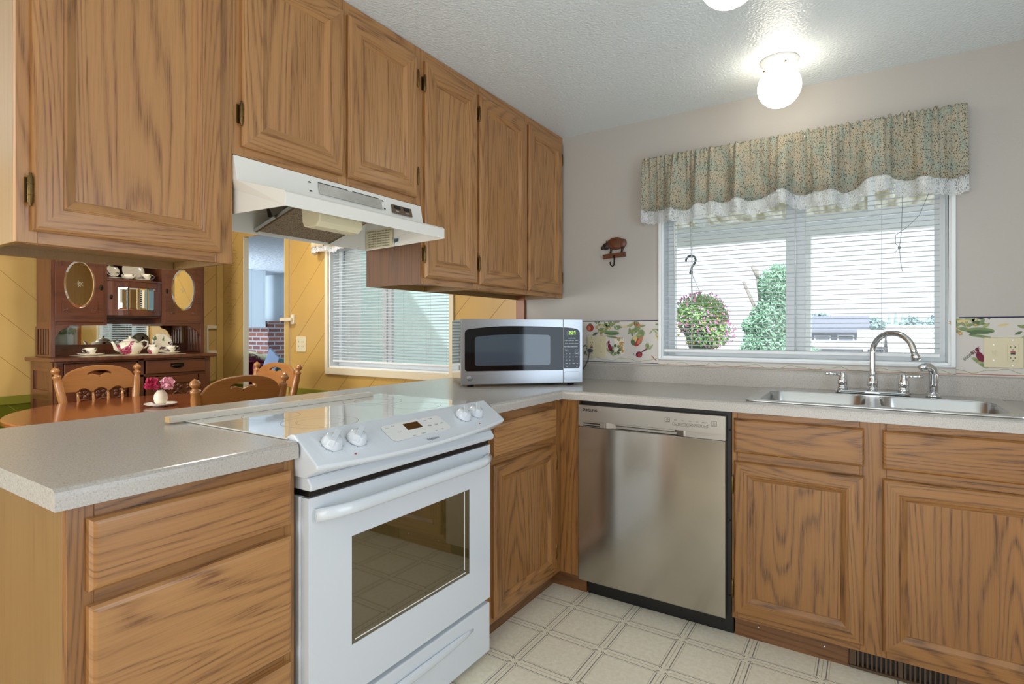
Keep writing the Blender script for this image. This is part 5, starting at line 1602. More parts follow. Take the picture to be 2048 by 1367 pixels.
m_ = MB(); m_.box(-3.868, -3.8602, -1.30, -0.38, 1.0755, 1.2355); m_.obj('back_mirror', MIRROR, t)
for y, s in ((-1.345, 1), (-0.351, -1)):
    q = outline([[(0, 0), (0, -0.085), (0.012, -0.07), (0.022, -0.045), (0.045, -0.026), (0.075, -0.016), (0.085, 0)]], 0.02, 0.002)
    q.move(frame3((XH - 0.012, y, ZC - 0.0005), (0, s, 0), (0, 0, 1))); q.obj('corner_bracket', HUTCH, t)


def ovalp(cy, cz, a, b2, n=36, e=1.0): return [(cy + a * math.cos(2 * PI * k / n), cz + b2 * math.sin(2 * PI * k / n)) for k in range(n)]


for y0, y1, cy in ((-1.344, -1.059, -1.2035), (-0.634, -0.352, -0.493)):
    a, b2, cz = 0.093, 0.170, 1.517
    q = outline([[(y0, ZC + 0.024), (y1, ZC + 0.024), (y1, ZT2 - 0.022), (y0, ZT2 - 0.022)], ovalp(cy, cz, a + 0.003, b2 + 0.003)[::-1]], 0.018, 0.002)
    q.move(FACE_X((XH - 0.004, 0, 0))); do = q.obj('mirror_door', HUTCH, t)
    m_ = MB(); X = XH + 0.001
    O, I = ovalp(cy, cz, a + 0.002, b2 + 0.002), ovalp(cy, cz, a - 0.012, b2 - 0.014)
    n = len(O)
    m_.faces([(X - 0.004, *p) for p in O] + [(X, *p) for p in I], [(k, (k + 1) % n, n + (k + 1) % n, n + k) for k in range(n)], None, 1)
    m_.face([(X, *p) for p in I]); m_.obj('oval_mirror', [MIRROR, BEVELGLASS], do)
    s = MB()
    for k in range(10): 
        w = PI * 2 * k / 10; L_ = 0.030 if k % 2 else 0.020; c_, s_ = math.cos(w), math.sin(w)
        s.face([(X + 0.0004, cy + 0.004 * c_, cz + 0.004 * s_), (X + 0.0004, cy + L_ * 0.4 * c_ - 0.0016 * s_, cz + L_ * 0.4 * s_ + 0.0016 * c_), (X + 0.0004, cy + L_ * c_, cz + L_ * s_), (X + 0.0004, cy + L_ * 0.4 * c_ + 0.0016 * s_, cz + L_ * 0.4 * s_ - 0.0016 * c_)])
    s.obj('cut_star', plain('frosted cut', '#b7b59c', 0.6), do, recalc=False)
    c2 = MB()
    for sy in (-1, 1):
        for sz in (-1, 1):
            yy, zz = cy + sy * 0.105, cz + sz * 0.205
            c2.prism([(yy, zz), (yy - sy * 0.055, zz), (yy - sy * 0.02, zz - sz * 0.03), (yy, zz - sz * 0.085)], XH + 0.0051, XH + 0.009, 0)
            for k in range(3): c2.ball((XH + 0.008, yy - sy * (0.010 + 0.010 * k), zz - sz * (0.012 + 0.004 * k)), 0.007, 8, sx=0.5)
    c2.obj('spandrel_carving', HUTCH, do)
    e = MB(); e.ball((XH + 0.007, y1 - 0.014 if cy < -1 else y0 + 0.014, 1.50), 0.010, 8, sx=0.4, sz=2.2); e.obj('lock_plate', DARKMETAL, do)
# bow fronted centre cabinet with four bevelled mirrors
d = MB(); AR = [( -1.034 + 0.376 * k / 12, XH - 0.008 + 0.045 * (1 - ((k - 6) / 6) ** 2)) for k in range(13)]
def bow(mb, z0, z1, k0=0, k1=12, thick=0.014, m=0):
    poly = [(x, y) for y, x in AR[k0:k1 + 1]] + [(x - thick, y) for y, x in AR[k0:k1 + 1][::-1]]
    mb.prism(poly, z0, z1, 2, m)
bow(d, 1.2975, 1.340); bow(d, 1.512, 1.555); bow(d, 1.340, 1.512, 0, 2); bow(d, 1.340, 1.512, 10, 12)
cd = d.obj('bow_door', HUTCH, t)
bow_sh = MB(); poly = [(x + 0.008, y) for y, x in AR] + [(XH - 0.0015, -0.660), (XH - 0.0015, -1.033)]; bow_sh.prism(poly, 1.5565, 1.5705, 2); bow_sh.obj('bow_shelf_edge', HUTCH, t)
for k in range(4):
    y0, y1 = -0.972 + 0.0655 * k + 0.002, -0.972 + 0.0655 * (k + 1) - 0.002
    xa = lambda y: XH - 0.010 + 0.045 * (1 - ((y + 0.846) / 0.188) ** 2)
    P0, P1 = Vector((xa(y0), y0, 0)), Vector((xa(y1), y1, 0)); u = (P1 - P0).normalized(); Lk = (P1 - P0).length
    nn = Vector((u.y, -u.x, 0))
    f = lambda a, z, h: tuple(P0 + u * a + nn * h + Vector((0, 0, z)))
    m_ = MB(); O = [(0, 1.3405), (Lk, 1.3405), (Lk, 1.5115), (0, 1.5115)]; I = [(0.012, 1.355), (Lk - 0.012, 1.355), (Lk - 0.012, 1.497), (0.012, 1.497)]
    for s in range(4): m_.face([f(*O[s], -0.003), f(*O[(s + 1) % 4], -0.003), f(*I[(s + 1) % 4], 0.001), f(*I[s], 0.001)], None, 1)
    m_.face([f(*p, 0.001) for p in I]); m_.obj('bevelled_mirror', [MIRROR, BEVELGLASS], cd, recalc=False)
e = MB(); e.ball((XH + 0.010, -1.012, 1.435), 0.010, 8, sx=0.4, sz=1.8); e.obj('lock_plate', DARKMETAL, cd)

# ---- things standing on the hutch
ZS = 0.9968
t = MB(); t.prism([(-3.50 + 0.004 * math.sin(k * 1.7), -1.20 + 0.68 * k / 30) for k in range(31)] + [(-3.80 + 0.004 * math.sin(k * 1.7), -1.20 + 0.68 * k / 30) for k in range(30, -1, -1)], ZS, ZS + 0.002, 2)
tag(t.obj('table_runner', DOILY), 'cream lace runner lying on the sideboard top under the tea set', 'table runner')
ZS += 0.0026
CUPP = [(1e-4, 0.004), (0.018, 0.004), (0.020, 0.0), (0.022, 0.003), (0.020, 0.007), (0.028, 0.018), (0.036, 0.036), (0.041, 0.055), (0.0395, 0.055), (0.034, 0.036), (0.026, 0.018), (1e-4, 0.010)]
SAUCERP = [(1e-4, 0.003), (0.030, 0.003), (0.032, 0.0), (0.034, 0.003), (0.055, 0.008), (0.071, 0.014), (0.0705, 0.0155), (0.054, 0.0105), (0.030, 0.0055), (1e-4, 0.0055)]


def M_at(p, tilt=None): return Matrix.Translation(Vector(p)) @ (tilt if tilt is not None else Matrix.Identity(4))


def cup_handle(mb, M, side):
    pts = [(0.036 * side[0], 0.036 * side[1], 0.047), (0.056 * side[0], 0.056 * side[1], 0.046), (0.062 * side[0], 0.062 * side[1], 0.033), (0.052 * side[0], 0.052 * side[1], 0.020), (0.031 * side[0], 0.031 * side[1], 0.018)]
    mb.tube([M @ Vector(p) for p in pts], 0.0036, 8)


def teacup(label, p, side, mat, M=None, k=1.0, group='tea set on the sideboard'):
    t = thing('teacup', label, 'cup', p, 0, group)
    Mx = (M if M is not None else Matrix.Translation(Vector(p))) @ Matrix.Scale(k, 4)
    c = MB(); c.lathe(CUPP, segs=28, mat4=Mx); c.obj('cup_body', mat, t)
    c = MB(); cup_handle(c, Mx, side); c.obj('handle', mat, t)
    return t


def saucer(label, p, mat, M=None, k=1.0, name='saucer', cat='saucer', group='tea set on the sideboard'):
    c = MB(); c.lathe(SAUCERP, segs=36, mat4=(M if M is not None else Matrix.Translation(Vector(p))) @ Matrix.Scale(k, 4))
    return tag(c.obj(name, mat), label, cat, group)


saucer('cream saucer under the left teacup on the sideboard', (-3.60, -1.135, ZS), CHINAPLAIN, k=1.15)
teacup('small cream teacup on its saucer at the left of the teapot', (-3.60, -1.135, ZS + 0.0075), (0.1, -1), CHINABLUE, k=0.92)
# teapot
t = thing('teapot', 'round cream teapot with pink roses in the middle of the sideboard', 'teapot', (-3.62, -0.875, ZS), 0, 'tea set on the sideboard')
ty = (-3.62, -0.875, ZS)
c = MB(); c.lathe([(1e-4, 0.004), (0.045, 0.004), (0.048, 0.0), (0.050, 0.004), (0.066, 0.022), (0.079, 0.045), (0.081, 0.062), (0.072, 0.084), (0.052, 0.098), (0.040, 0.102), (1e-4, 0.102)], ty, 36, sy=1.12); c.obj('pot_body', CHINA, t)
c = MB(); c.lathe([(0.044, 0.1022), (0.042, 0.108), (0.028, 0.118), (0.010, 0.123), (0.006, 0.127), (0.010, 0.133), (0.008, 0.139), (1e-4, 0.141)], ty, 28, sy=1.1); c.obj('lid', CHINAPLAIN, t)
c = MB(); c.tube([(ty[0] + 0.004, ty[1] - 0.075, ZS + 0.035), (ty[0] + 0.006, ty[1] - 0.100, ZS + 0.048), (ty[0] + 0.008, ty[1] - 0.110, ZS + 0.078), (ty[0] + 0.010, ty[1] - 0.126, ZS + 0.100)], [0.018, 0.013, 0.010, 0.008], 12); c.obj('spout', CHINAPLAIN, t)
c = MB(); c.tube([(ty[0], ty[1] + 0.066, ZS + 0.088), (ty[0], ty[1] + 0.098, ZS + 0.107), (ty[0], ty[1] + 0.124, ZS + 0.096), (ty[0], ty[1] + 0.122, ZS + 0.065), (ty[0], ty[1] + 0.104, ZS + 0.048), (ty[0], ty[1] + 0.083, ZS + 0.042)], 0.0065, 10); c.obj('handle', CHINAPLAIN, t)
# creamer
cy = (-3.585, -0.725, ZS)
t = thing('creamer', 'small cream jug with pink roses just right of the teapot', 'jug', cy, 0, 'tea set on the sideboard')
c = MB(); c.lathe([(1e-4, 0.003), (0.024, 0.003), (0.026, 0.0), (0.028, 0.004), (0.040, 0.022), (0.043, 0.036), (0.036, 0.054), (0.026, 0.063), (0.030, 0.073), (0.028, 0.073), (0.023, 0.063), (1e-4, 0.055)], cy, 28); c.obj('jug_body', CHINA, t)
c = MB(); c.tube([(cy[0], cy[1] + 0.026, ZS + 0.070), (cy[0], cy[1] + 0.046, ZS + 0.078), (cy[0], cy[1] + 0.058, ZS + 0.062), (cy[0], cy[1] + 0.040, ZS + 0.040)], 0.004, 8); c.obj('handle', CHINAPLAIN, t)
c = MB(); c.tube([(cy[0], cy[1] - 0.022, ZS + 0.060), (cy[0], cy[1] - 0.033, ZS + 0.072)], [0.012, 0.007], 8); c.obj('lip', CHINAPLAIN, t)
tilt = Matrix.Rotation(R(76), 4, 'Y')
saucer('cream plate with purple blossoms leaning behind the right teacup on the sideboard', (-3.66, -0.625, ZS + 0.082), CHINABLUE, M_at((-3.68, -0.625, ZS + 0.079), tilt), 1.12, 'plate', 'plate')
saucer('cream saucer under the right teacup on the sideboard', (-3.575, -0.600, ZS), CHINAPLAIN, k=0.98)
teacup('cream teacup with purple blossoms in front of the leaning plate', (-3.575, -0.600, ZS + 0.006), (0.1, 1), CHINABLUE, k=1.0)
ZU = 1.5715
saucer('cream saucer on the upper hutch shelf under the tipped teacup', (-3.68, -0.965, ZU), CHINAPLAIN, k=0.95, group='china on the upper shelf')
saucer('small plate with a dark rose propped up at the left of the upper hutch shelf', (-3.70, -0.955, ZU + 0.05), CHINABLUE, M_at((-3.72, -0.955, ZU + 0.066), Matrix.Rotation(R(70), 4, 'Y')), 0.66, 'plate', 'plate', 'china on the upper shelf')
saucer('large cream plate standing at the back right of the upper hutch shelf', (-3.74, -0.80, ZU + 0.08), CHINAPLAIN, M_at((-3.76, -0.80, ZU + 0.080), Matrix.Rotation(R(76), 4, 'Y')), 1.12, 'plate', 'plate', 'china on the upper shelf')
saucer('cream saucer in front of the large plate on the upper hutch shelf', (-3.66, -0.765, ZU), CHINAPLAIN, k=0.90, group='china on the upper shelf')
teacup('flowered cream teacup at the right of the upper hutch shelf', (-3.66, -0.745, ZU + 0.006), (0.1, 1), CHINABLUE, k=0.95, group='china on the upper shelf')
c = MB(); c.lathe([(1e-4, 0.003), (0.024, 0.003), (0.028, 0.0), (0.046, 0.020), (0.054, 0.046), (0.052, 0.046), (0.042, 0.020), (1e-4, 0.008)], (-3.66, -0.865, ZU), 30)
tag(c.obj('bowl', CHINABLUE), 'flowered cream bowl in the middle of the upper hutch shelf', 'bowl', 'china on the upper shelf')

# ================================================================== dining table
TC = (-2.33, -1.24)
t = thing('dining_table', 'oval polished brown wooden dining table behind the peninsula', 'table', (TC[0], TC[1], 0))
tp = outline([[(TC[0] + 0.675 * math.cos(2 * PI * k / 64), TC[1] + 0.685 * math.sin(2 * PI * k / 64)) for k in range(64)]], 0.030, 0.010, 3); tp.move(Matrix.Translation((0, 0, 0.725))); tp.obj('tabletop', TABLE, t)
ap = MB(); n = 40
P_ = [(TC[0] + 0.50 * math.cos(2 * PI * k / n), TC[1] + 0.51 * math.sin(2 * PI * k / n)) for k in range(n)]; ap.prism(P_, 0.64, 0.7095, 2); ap.obj('apron', TABLE, t)
pd = MB(); pd.lathe([(0.12, 0.639), (0.07, 0.60), (0.055, 0.52), (0.085, 0.40), (0.095, 0.30), (0.06, 0.22), (0.07, 0.14), (0.06, 0.10)], (TC[0], TC[1], 0), 24); pd.obj('pedestal', TABLE, t)
for k in range(4):
    a = R(45 + 90 * k); l = MB(); l.tube([(TC[0] + r * math.cos(a), TC[1] + r * math.sin(a), z) for r, z in ((0.05, 0.20), (0.18, 0.16), (0.30, 0.08), (0.36, 0.025))], [0.035, 0.032, 0.028, 0.024], 10); l.obj('leg', TABLE, t)
ZTab = 0.7405
vx, vy = -2.325, -1.245
saucer('white saucer with dark rim under the little flower vase on the dining table', (vx, vy, ZTab), floral('white china with blue edge', '#e7e4dc', ('#5e5a7c', '#7d2a48'), 30, 0.6), k=1.2, group=None)
t = thing('flower_vase', 'small round white vase with one red and one pink flower on the dining table', 'vase', (vx, vy, ZTab + 0.008))
c = MB(); c.lathe([(1e-4, 0.002), (0.020, 0.002), (0.022, 0.0), (0.032, 0.018), (0.0365, 0.040), (0.033, 0.062), (0.022, 0.078), (0.018, 0.082), (0.020, 0.086), (0.0165, 0.086), (0.0145, 0.080), (1e-4, 0.070)], (vx, vy, ZTab + 0.008), 30); c.obj('vase_body', CHINAPLAIN, t)


def blossom(c, r, mat, name, parent, seed):
    rnd = random.Random(seed); mb = MB()
    for k in range(46):
        th = math.acos(rnd.uniform(-0.5, 1)); ph = rnd.uniform(0, 6.28)
        d = Vector((math.sin(th) * math.cos(ph), math.sin(th) * math.sin(ph), math.cos(th)))
        o = Vector(c) + d * r * rnd.uniform(0.45, 0.95)
        u = d.orthogonal().normalized(); w = d.cross(u); a = rnd.uniform(0, 6.28); u, w = u * math.cos(a) + w * math.sin(a), w * math.cos(a) - u * math.sin(a)
        s = r * 0.42
        mb.faces([o - u * s * .6 - d * s * 0.4, o - u * s + w * s * .2 + d * s * .2, o - u * s * .4 + w * s + d * s * .6, o + u * s * .4 + w * s + d * s * .55, o + u * s + w * s * .2 + d * s * .2, o + u * s * .6 - d * s * .4], [(0, 1, 2, 3, 4, 5)])
    return mb.obj(name, mat, parent, recalc=False, solid=0.0008)


blossom((vx - 0.010, vy - 0.040, ZTab + 0.130), 0.037, FLOWERRED, 'red_flower', t, 1)
blossom((vx + 0.010, vy + 0.028, ZTab + 0.126), 0.038, FLOWERPINK, 'pink_flower', t, 2)
c = MB(); c.tube([(vx, vy - 0.004, ZTab + 0.08), (vx - 0.005, vy - 0.02, ZTab + 0.105)], 0.0025, 6); c.tube([(vx, vy + 0.004, ZTab + 0.08), (vx + 0.005, vy + 0.016, ZTab + 0.10)], 0.0025, 6); c.obj('stems', LEAF, t)

# ================================================================== dining chairs (local: seat faces +x)
ZSEAT = 0.45
bx = lambda z: -0.185 - (z - ZSEAT) * 0.155
splay = lambda z: 0.195 + (z - ZSEAT) * 0.10


def turned(p0, p1, prof, mb, segs=16):
    p0, p1 = Vector(p0), Vector(p1); d = p1 - p0; L_ = d.length; z = d.normalized()
    x = z.orthogonal().normalized(); y = z.cross(x); M = Matrix((x, y, z)).transposed().to_4x4(); M.translation = p0
    mb.lathe([(r, q * L_) for q, r in prof], segs=segs, mat4=M)


POST = [(0, 0.014), (0.10, 0.019), (0.22, 0.022), (0.30, 0.017), (0.32, 0.022), (0.345, 0.022), (0.365, 0.016), (0.385, 0.024), (0.41, 0.024), (0.43, 0.018), (0.46, 0.021), (0.60, 0.0235), (0.80, 0.0235), (0.855, 0.020), (0.865, 0.0235), (0.885, 0.0235), (0.895, 0.014), (0.91, 0.012), (0.925, 0.020), (0.95, 0.0245), (0.97, 0.020), (0.985, 0.010), (1.0, 0.0001)]
LEG = [(0, 0.012), (0.08, 0.016), (0.2, 0.020), (0.38, 0.017), (0.42, 0.021), (0.46, 0.016), (0.6, 0.022), (0.8, 0.020), (0.92, 0.016), (1.0, 0.014)]


def make_chair(label):
    t = thing('dining_chair', label, 'chair', (0, 0, 0), 0, 'turned wooden dining chairs', local=True)
    s = outline([[(0.21, -0.20), (0.225, 0.0), (0.21, 0.20), (0.12, 0.225), (-0.10, 0.20), (-0.20, 0.17), (-0.215, 0.0), (-0.20, -0.17), (-0.10, -0.20), (0.12, -0.225)]], 0.036, 0.012, 3); s.move(Matrix.Translation((0, 0, ZSEAT - 0.018))); s.obj('seat', CHAIR, t)
    for sx, sy in ((1, 1), (1, -1), (-1, 1), (-1, -1)):
        l = MB(); turned((0.15 * sx + 0.05 * sx, 0.14 * sy + 0.055 * sy, 0), (0.14 * sx, 0.14 * sy, ZSEAT - 0.037), LEG, l); l.obj('leg', CHAIR, t)
    l = MB()
    for sy in (1, -1): l.tube([(0.178, 0.172 * sy, 0.17), (-0.178, 0.172 * sy, 0.17)], 0.009, 10)
    l.tube([(0.0, 0.172, 0.17), (0.0, -0.172, 0.17)], 0.009, 10); l.obj('stretcher', CHAIR, t)
    for sy in (1, -1):
        p = MB(); turned((bx(ZSEAT), splay(ZSEAT) * sy * 0.9, ZSEAT - 0.002), (bx(0.955), splay(0.955) * sy, 0.955), POST, p); p.obj('back_post', CHAIR, t)
    hw = 0.214
    O = [(-hw, 0.795)]
    for c_ in (-0.10, 0.0, 0.10):
        O += [(c_ - 0.052, 0.795 if c_ == -0.10 else 0.788)]
        O += [(c_ - 0.045 + 0.09 * k / 8, 0.792 + 0.022 * math.sin(PI * k / 8)) for k in range(9)]
    O += [(0.152, 0.795), (hw, 0.795), (hw + 0.006, 0.858)]
    O += [((hw - 0.012) * math.cos(PI * k / 18), 0.865 + 0.086 * math.sin(PI * k / 18) ** 0.9) for k in range(1, 18)] + [(-hw - 0.006, 0.858)]
    Hh = [(0.0, 0.868), (0.006, 0.876), (0.004, 0.884), (0.020, 0.890), (0.040, 0.898), (0.055, 0.897), (0.062, 0.890), (0.072, 0.890), (0.077, 0.899), (0.072, 0.908), (0.055, 0.917), (0.03, 0.923), (0, 0.925)]
    Hh += [(-a, z) for a, z in Hh[-2:0:-1]]
    c = outline([O, Hh[::-1]], 0.022, 0.004, 2)
    c.v = [(bx(p[1]) + p[2], p[0], p[1]) for p in c.v]
    c.obj('crest_rail', CHAIR, t)
    for k in range(4):
        u = -0.135 + 0.09 * k
        q = MB(); z0, z1 = ZSEAT - 0.002, 0.796
        pr = [(0, 0.007), (0.25, 0.008), (0.5, 0.014), (0.66, 0.017), (0.8, 0.010), (1, 0.006)]
        q.tube([(bx(z0 + (z1 - z0) * a), u * (0.82 + 0.18 * a), z0 + (z1 - z0) * a) for a, r in pr], [r for a, r in pr], 10, ry=0.45, up=(0, 1, 0))
        q.obj('spindle', CHAIR, t)
    return t


def copy_thing(o, label):
    n = o.copy(); C.objects.link(n); n['label'] = label
    for ch_ in list(o.children):
        c = ch_.copy(); C.objects.link(c); c.parent = n
    return n


chair = make_chair('golden wooden dining chair at the far side of the table in front of the sideboard')
chair.location = (-2.863, -1.232, 0.0); chair.rotation_euler.z = R(7)
c2 = copy_thing(chair, 'brown wooden dining chair turned away from the camera, nearest the peninsula')
c2.location = (-1.795, -1.218, 0.0); c2.rotation_euler.z = R(181)
c3 = copy_thing(chair, 'golden brown wooden dining chair at the end of the table by the living room opening')
c3.location = (-2.392, -0.700, 0.0); c3.rotation_euler.z = R(-89)

# gate brackets at the opening
gb = thing('gate_bracket', 'cream gate catch bracket on the wall left of the living room opening', 'bracket', (-3.88, -0.12, 1.0))
g = MB(); g.box(-3.8995, -3.875, -0.150, -0.138, 0.97, 1.23); g.box(-3.8995, -3.875, -0.138, -0.062, 0.97, 1.00); g.box(-3.8995, -3.875, -0.138, -0.062, 1.20, 1.23); g.obj('bracket_arm', TRIMWHITE, gb, bevel=0.003)
for z, w in ((1.275, 'upper'), (0.83, 'lower')):
    gb = thing('gate_bracket', 'cream %s gate hinge bracket on the trim right of the living room opening' % w, 'bracket', (-2.87, -0.03, z), 0, 'gate hinges')
    g = MB(); g.box(-2.95, -2.80, -0.050, -0.027, z - 0.014, z + 0.014); g.obj('bracket_arm', TRIMWHITE, gb, bevel=0.003)
    g = MB(); g.box(-2.835, -2.795, -0.0265, -0.0005, z - 0.040, z + 0.040); g.obj('bracket_plate', TRIMWHITE, gb, bevel=0.004)

# pencilled height marks on the strip beside the opening
pm = MB(); rnd = random.Random(4)
for k in range(26):
    z = 1.22 + 0.72 * (k / 26) + rnd.uniform(-.01, .01); x = -3.80 + rnd.uniform(-0.03, 0.06); L_ = rnd.uniform(0.04, 0.13)
    for q in range(5):
        a = x + L_ * q / 5; dz = rnd.uniform(-.004, .004)
        pm.face([(a, -0.0006, z + dz), (a + L_ / 6, -0.0006, z + dz + rnd.uniform(-.004, .004)), (a + L_ / 6, -0.0006, z + dz + 0.0022), (a, -0.0006, z + dz + 0.0022)])
tag(pm.obj('pencil_marks', plain('pencil', '#8a7238', 0.8), recalc=False), kind='structure')

# ================================================================== living room
lx, ly = -5.66, 1.55
t = thing('armchair', 'maroon armchair with a cream flowered round cushion on it in the living room', 'armchair', (lx, ly, 0))
s = MB(); s.box(lx - 0.36, lx + 0.36, ly - 0.32, ly + 0.34, 0.10, 0.42); s.box(lx - 0.36, lx + 0.36, ly + 0.20, ly + 0.34, 0.42, 0.79); s.box(lx - 0.36, lx - 0.24, ly - 0.32, ly + 0.20, 0.42, 0.765); s.box(lx + 0.24, lx + 0.36, ly - 0.32, ly + 0.20, 0.42, 0.765)
s.obj('upholstery', TOWELMAROON, t, bevel=0.04, seg=4)
M = Matrix.Translation((lx + 0.02, ly - 0.10, 0.835)) @ Matrix.Rotation(R(-12), 4, 'X') @ Matrix.Rotation(R(8), 4, 'Y')
s = MB(); s.lathe([(1e-4, -0.045), (0.22, -0.045), (0.285, -0.02), (0.30, 0.0), (0.285, 0.02), (0.22, 0.042), (1e-4, 0.055)], segs=40, mat4=M); s.obj('cushion', FLORALCREAM, t)
s = MB(); s.lathe([(0.285, -0.060), (0.305, -0.055), (0.31, -0.02), (0.296, -0.012)], segs=40, mat4=M); s.obj('cushion_border', TOWELMAROON, t)
for x in (-0.32, 0.32):
    for y in (-0.28, 0.30):
        s = MB(); s.box(lx + x - 0.02, lx + x + 0.02, ly + y - 0.02, ly + y + 0.02, 0, 0.10); s.obj('foot', DARKMETAL, t)
ax, ay = -4.56, 0.90
t = thing('armchair', 'teal armchair with a pale blue cloth over its back in the living room', 'armchair', (ax, ay, 0))
s2 = MB(); s2.box(ax - 0.22, ax + 0.22, ay - 0.28, ay + 0.28, 0.10, 0.44); s2.box(ax - 0.22, ax + 0.22, ay + 0.14, ay + 0.28, 0.44, 0.86); s2.obj('upholstery', plain('teal upholstery', '#6f958e', 0.8), t, bevel=0.06, seg=4)
s = MB(); s.box(-0.11, 0.11, -0.010, 0.010, -0.16, 0.17); s.move(Matrix.Translation((ax - 0.13, ay + 0.115, 0.78)) @ Matrix.Rotation(R(32), 4, 'Y')); s.obj('cloth', plain('pale blue cloth', '#aebfdc', 0.8), t, bevel=0.006)
for x in (-0.18, 0.18):
    for y in (-0.24, 0.24):
        s = MB(); s.box(ax + x - 0.02, ax + x + 0.02, ay + y - 0.02, ay + y + 0.02, 0, 0.10); s.obj('foot', DARKMETAL, t)
# ================================================================== outside
GRAVEL = plain('pale pavement', '#b9b6ae', 0.9, var=0.06)
struct('ground', MB().box(-60, 60, 0.121, 90, -1.1, -0.9), GRAVEL)
PATIOWHITE = plain('white patio timber', '#dfe3e6', 0.6)
t = thing('patio_cover', 'white patio cover with beam, post and rafters outside the kitchen window', 'patio cover', (0.6, 2.5, -0.9))
m_ = MB(); m_.box(-1.6, 3.2, 2.46, 2.56, 1.985, 2.10, grain=0); m_.obj('beam', PATIOWHITE, t)
m_ = MB(); m_.box(-1.6, 3.2, 2.40, 2.459, 2.101, 2.155, grain=0); m_.obj('fascia', PATIOWHITE, t)
m_ = MB(); m_.box(0.655, 0.745, 2.465, 2.555, -0.9, 1.9845); m_.obj('post', PATIOWHITE, t)
for x in (-1.5, -0.15, 1.15, 2.45):
    m_ = MB(); m_.prism([(0.125, 2.62), (0.125, 2.52), (2.56, 2.101), (2.56, 2.20)], x, x + 0.045, 0); m_.obj('rafter', PATIOWHITE, t)
def corr(nt):
    s = nt.nodes.new('ShaderNodeSeparateXYZ'); nt.links.new(coords(nt), s.inputs[0])
    k = mth(nt, 'FRACT', mth(nt, 'MULTIPLY', s.outputs[0], 9.0))
    return ramp(nt, noise(nt, mapping(nt, coords(nt), (14, 3, 1)), 1.0, 3).outputs[0], [(0.4, lin('#f0efe6')), (0.6, lin('#c9c4ae'))]).outputs[0]
PANEL = holed('translucent roof panel', corr, None, 0.7)
m_ = MB(); n = 120
for i in range(n):
    x0, x1 = -1.65 + 4.9 * i / n, -1.65 + 4.9 * (i + 1) / n
    z0, z1 = 0.012 * math.sin(i * 1.2), 0.012 * math.sin((i + 1) * 1.2)
    m_.face([(x0, 0.13, 2.64 + z0), (x1, 0.13, 2.64 + z1), (x1, 2.75, 2.19 + z1), (x0, 2.75, 2.19 + z0)], None, 0, True)
m_.obj('roof_panels', PANEL, t, recalc=False, solid=0.002)

LEAFPALE = plain('fresh leaf', '#93bb7b', 0.6, var=0.3)
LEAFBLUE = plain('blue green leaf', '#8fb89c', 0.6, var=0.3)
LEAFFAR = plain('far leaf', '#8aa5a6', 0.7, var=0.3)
PETALMAG = plain('magenta petals', '#d987b8', 0.6, var=0.2)
PETALYEL = plain('yellow petals', '#d9cf6a', 0.6, var=0.2)
BARK = plain('grey bark', '#948d87', 0.8, var=0.2)


def cloud(centres, n, size, seed, mb=None, m=0, shell=0.35, long=1.0):
    rnd = random.Random(seed); mb = mb or MB()
    tot = sum(c[3] for c in centres)
    for c in centres:
        for k in range(int(n * c[3] / tot)):
            d = Vector((rnd.gauss(0, 1), rnd.gauss(0, 1), rnd.gauss(0, 1))).normalized() * rnd.uniform(shell, 1.0) ** 0.6
            r = c[4] if len(c) > 4 else (c[3],) * 3
            o = Vector((c[0] + d.x * r[0], c[1] + d.y * r[1], c[2] + d.z * r[2]))
            u = Vector((rnd.gauss(0, 1), rnd.gauss(0, 1), rnd.gauss(0, 1))).normalized(); w = u.orthogonal().normalized()
            s = size * rnd.uniform(0.6, 1.3)
            mb.face([o - u * s * long, o + w * s * 0.45, o + u * s * long, o - w * s * 0.45], None, m)
    return mb


bx_, by_ = 0.045, 1.62
t = thing('hanging_basket', 'hanging flower basket with pink blossoms outside the left half of the kitchen window', 'hanging basket', (bx_, by_, 1.05))
cloud([(bx_, by_, 1.30, 0.20, (0.20, 0.20, 0.17)), (bx_ + 0.05, by_, 1.17, 0.15, (0.17, 0.17, 0.14))], 4200, 0.015, 3).obj('foliage', LEAFPALE, t, recalc=False)
cloud([(bx_, by_, 1.31, 0.21, (0.215, 0.215, 0.18)), (bx_ + 0.08, by_, 1.17, 0.15, (0.18, 0.18, 0.13))], 420, 0.017, 8, shell=0.9).obj('blossoms', PETALMAG, t, recalc=False)
cloud([(bx_, by_, 1.25, 0.2)], 90, 0.015, 9, shell=0.9).obj('yellow_blossoms', PETALYEL, t, recalc=False)
p = MB(); p.lathe([(1e-4, 1.03), (0.085, 1.03), (0.13, 1.18), (0.125, 1.18), (1e-4, 1.12)], (bx_, by_, 0), 20); p.obj('pot', plain('green pot', '#4c5a4c', 0.5), t)
hx = -0.030
h = MB(); h.tube([(hx, by_, 2.34), (hx, by_, 1.78)], 0.0025, 6)
h.tube([(hx - 0.042, by_, 1.735), (hx - 0.038, by_, 1.755), (hx - 0.02, by_, 1.775), (hx + 0.004, by_, 1.780), (hx + 0.026, by_, 1.768), (hx + 0.036, by_, 1.745), (hx + 0.030, by_, 1.720), (hx + 0.014, by_, 1.700), (hx + 0.004, by_, 1.68), (hx, by_, 1.655)], 0.0085, 8)
h.ball((hx, by_, 1.645), 0.016, 10); h.obj('hook', plain('grey plastic hook', '#4f545c', 0.5), t)
h = MB()
for a in range(3):
    w = R(20 + 120 * a); h.tube([(hx, by_, 1.645), (bx_ + 0.12 * math.cos(w), by_ + 0.12 * math.sin(w), 1.19)], 0.002, 5)
h.obj('hanger_wires', plain('wire', '#7b8088', 0.5, 0.5), t)


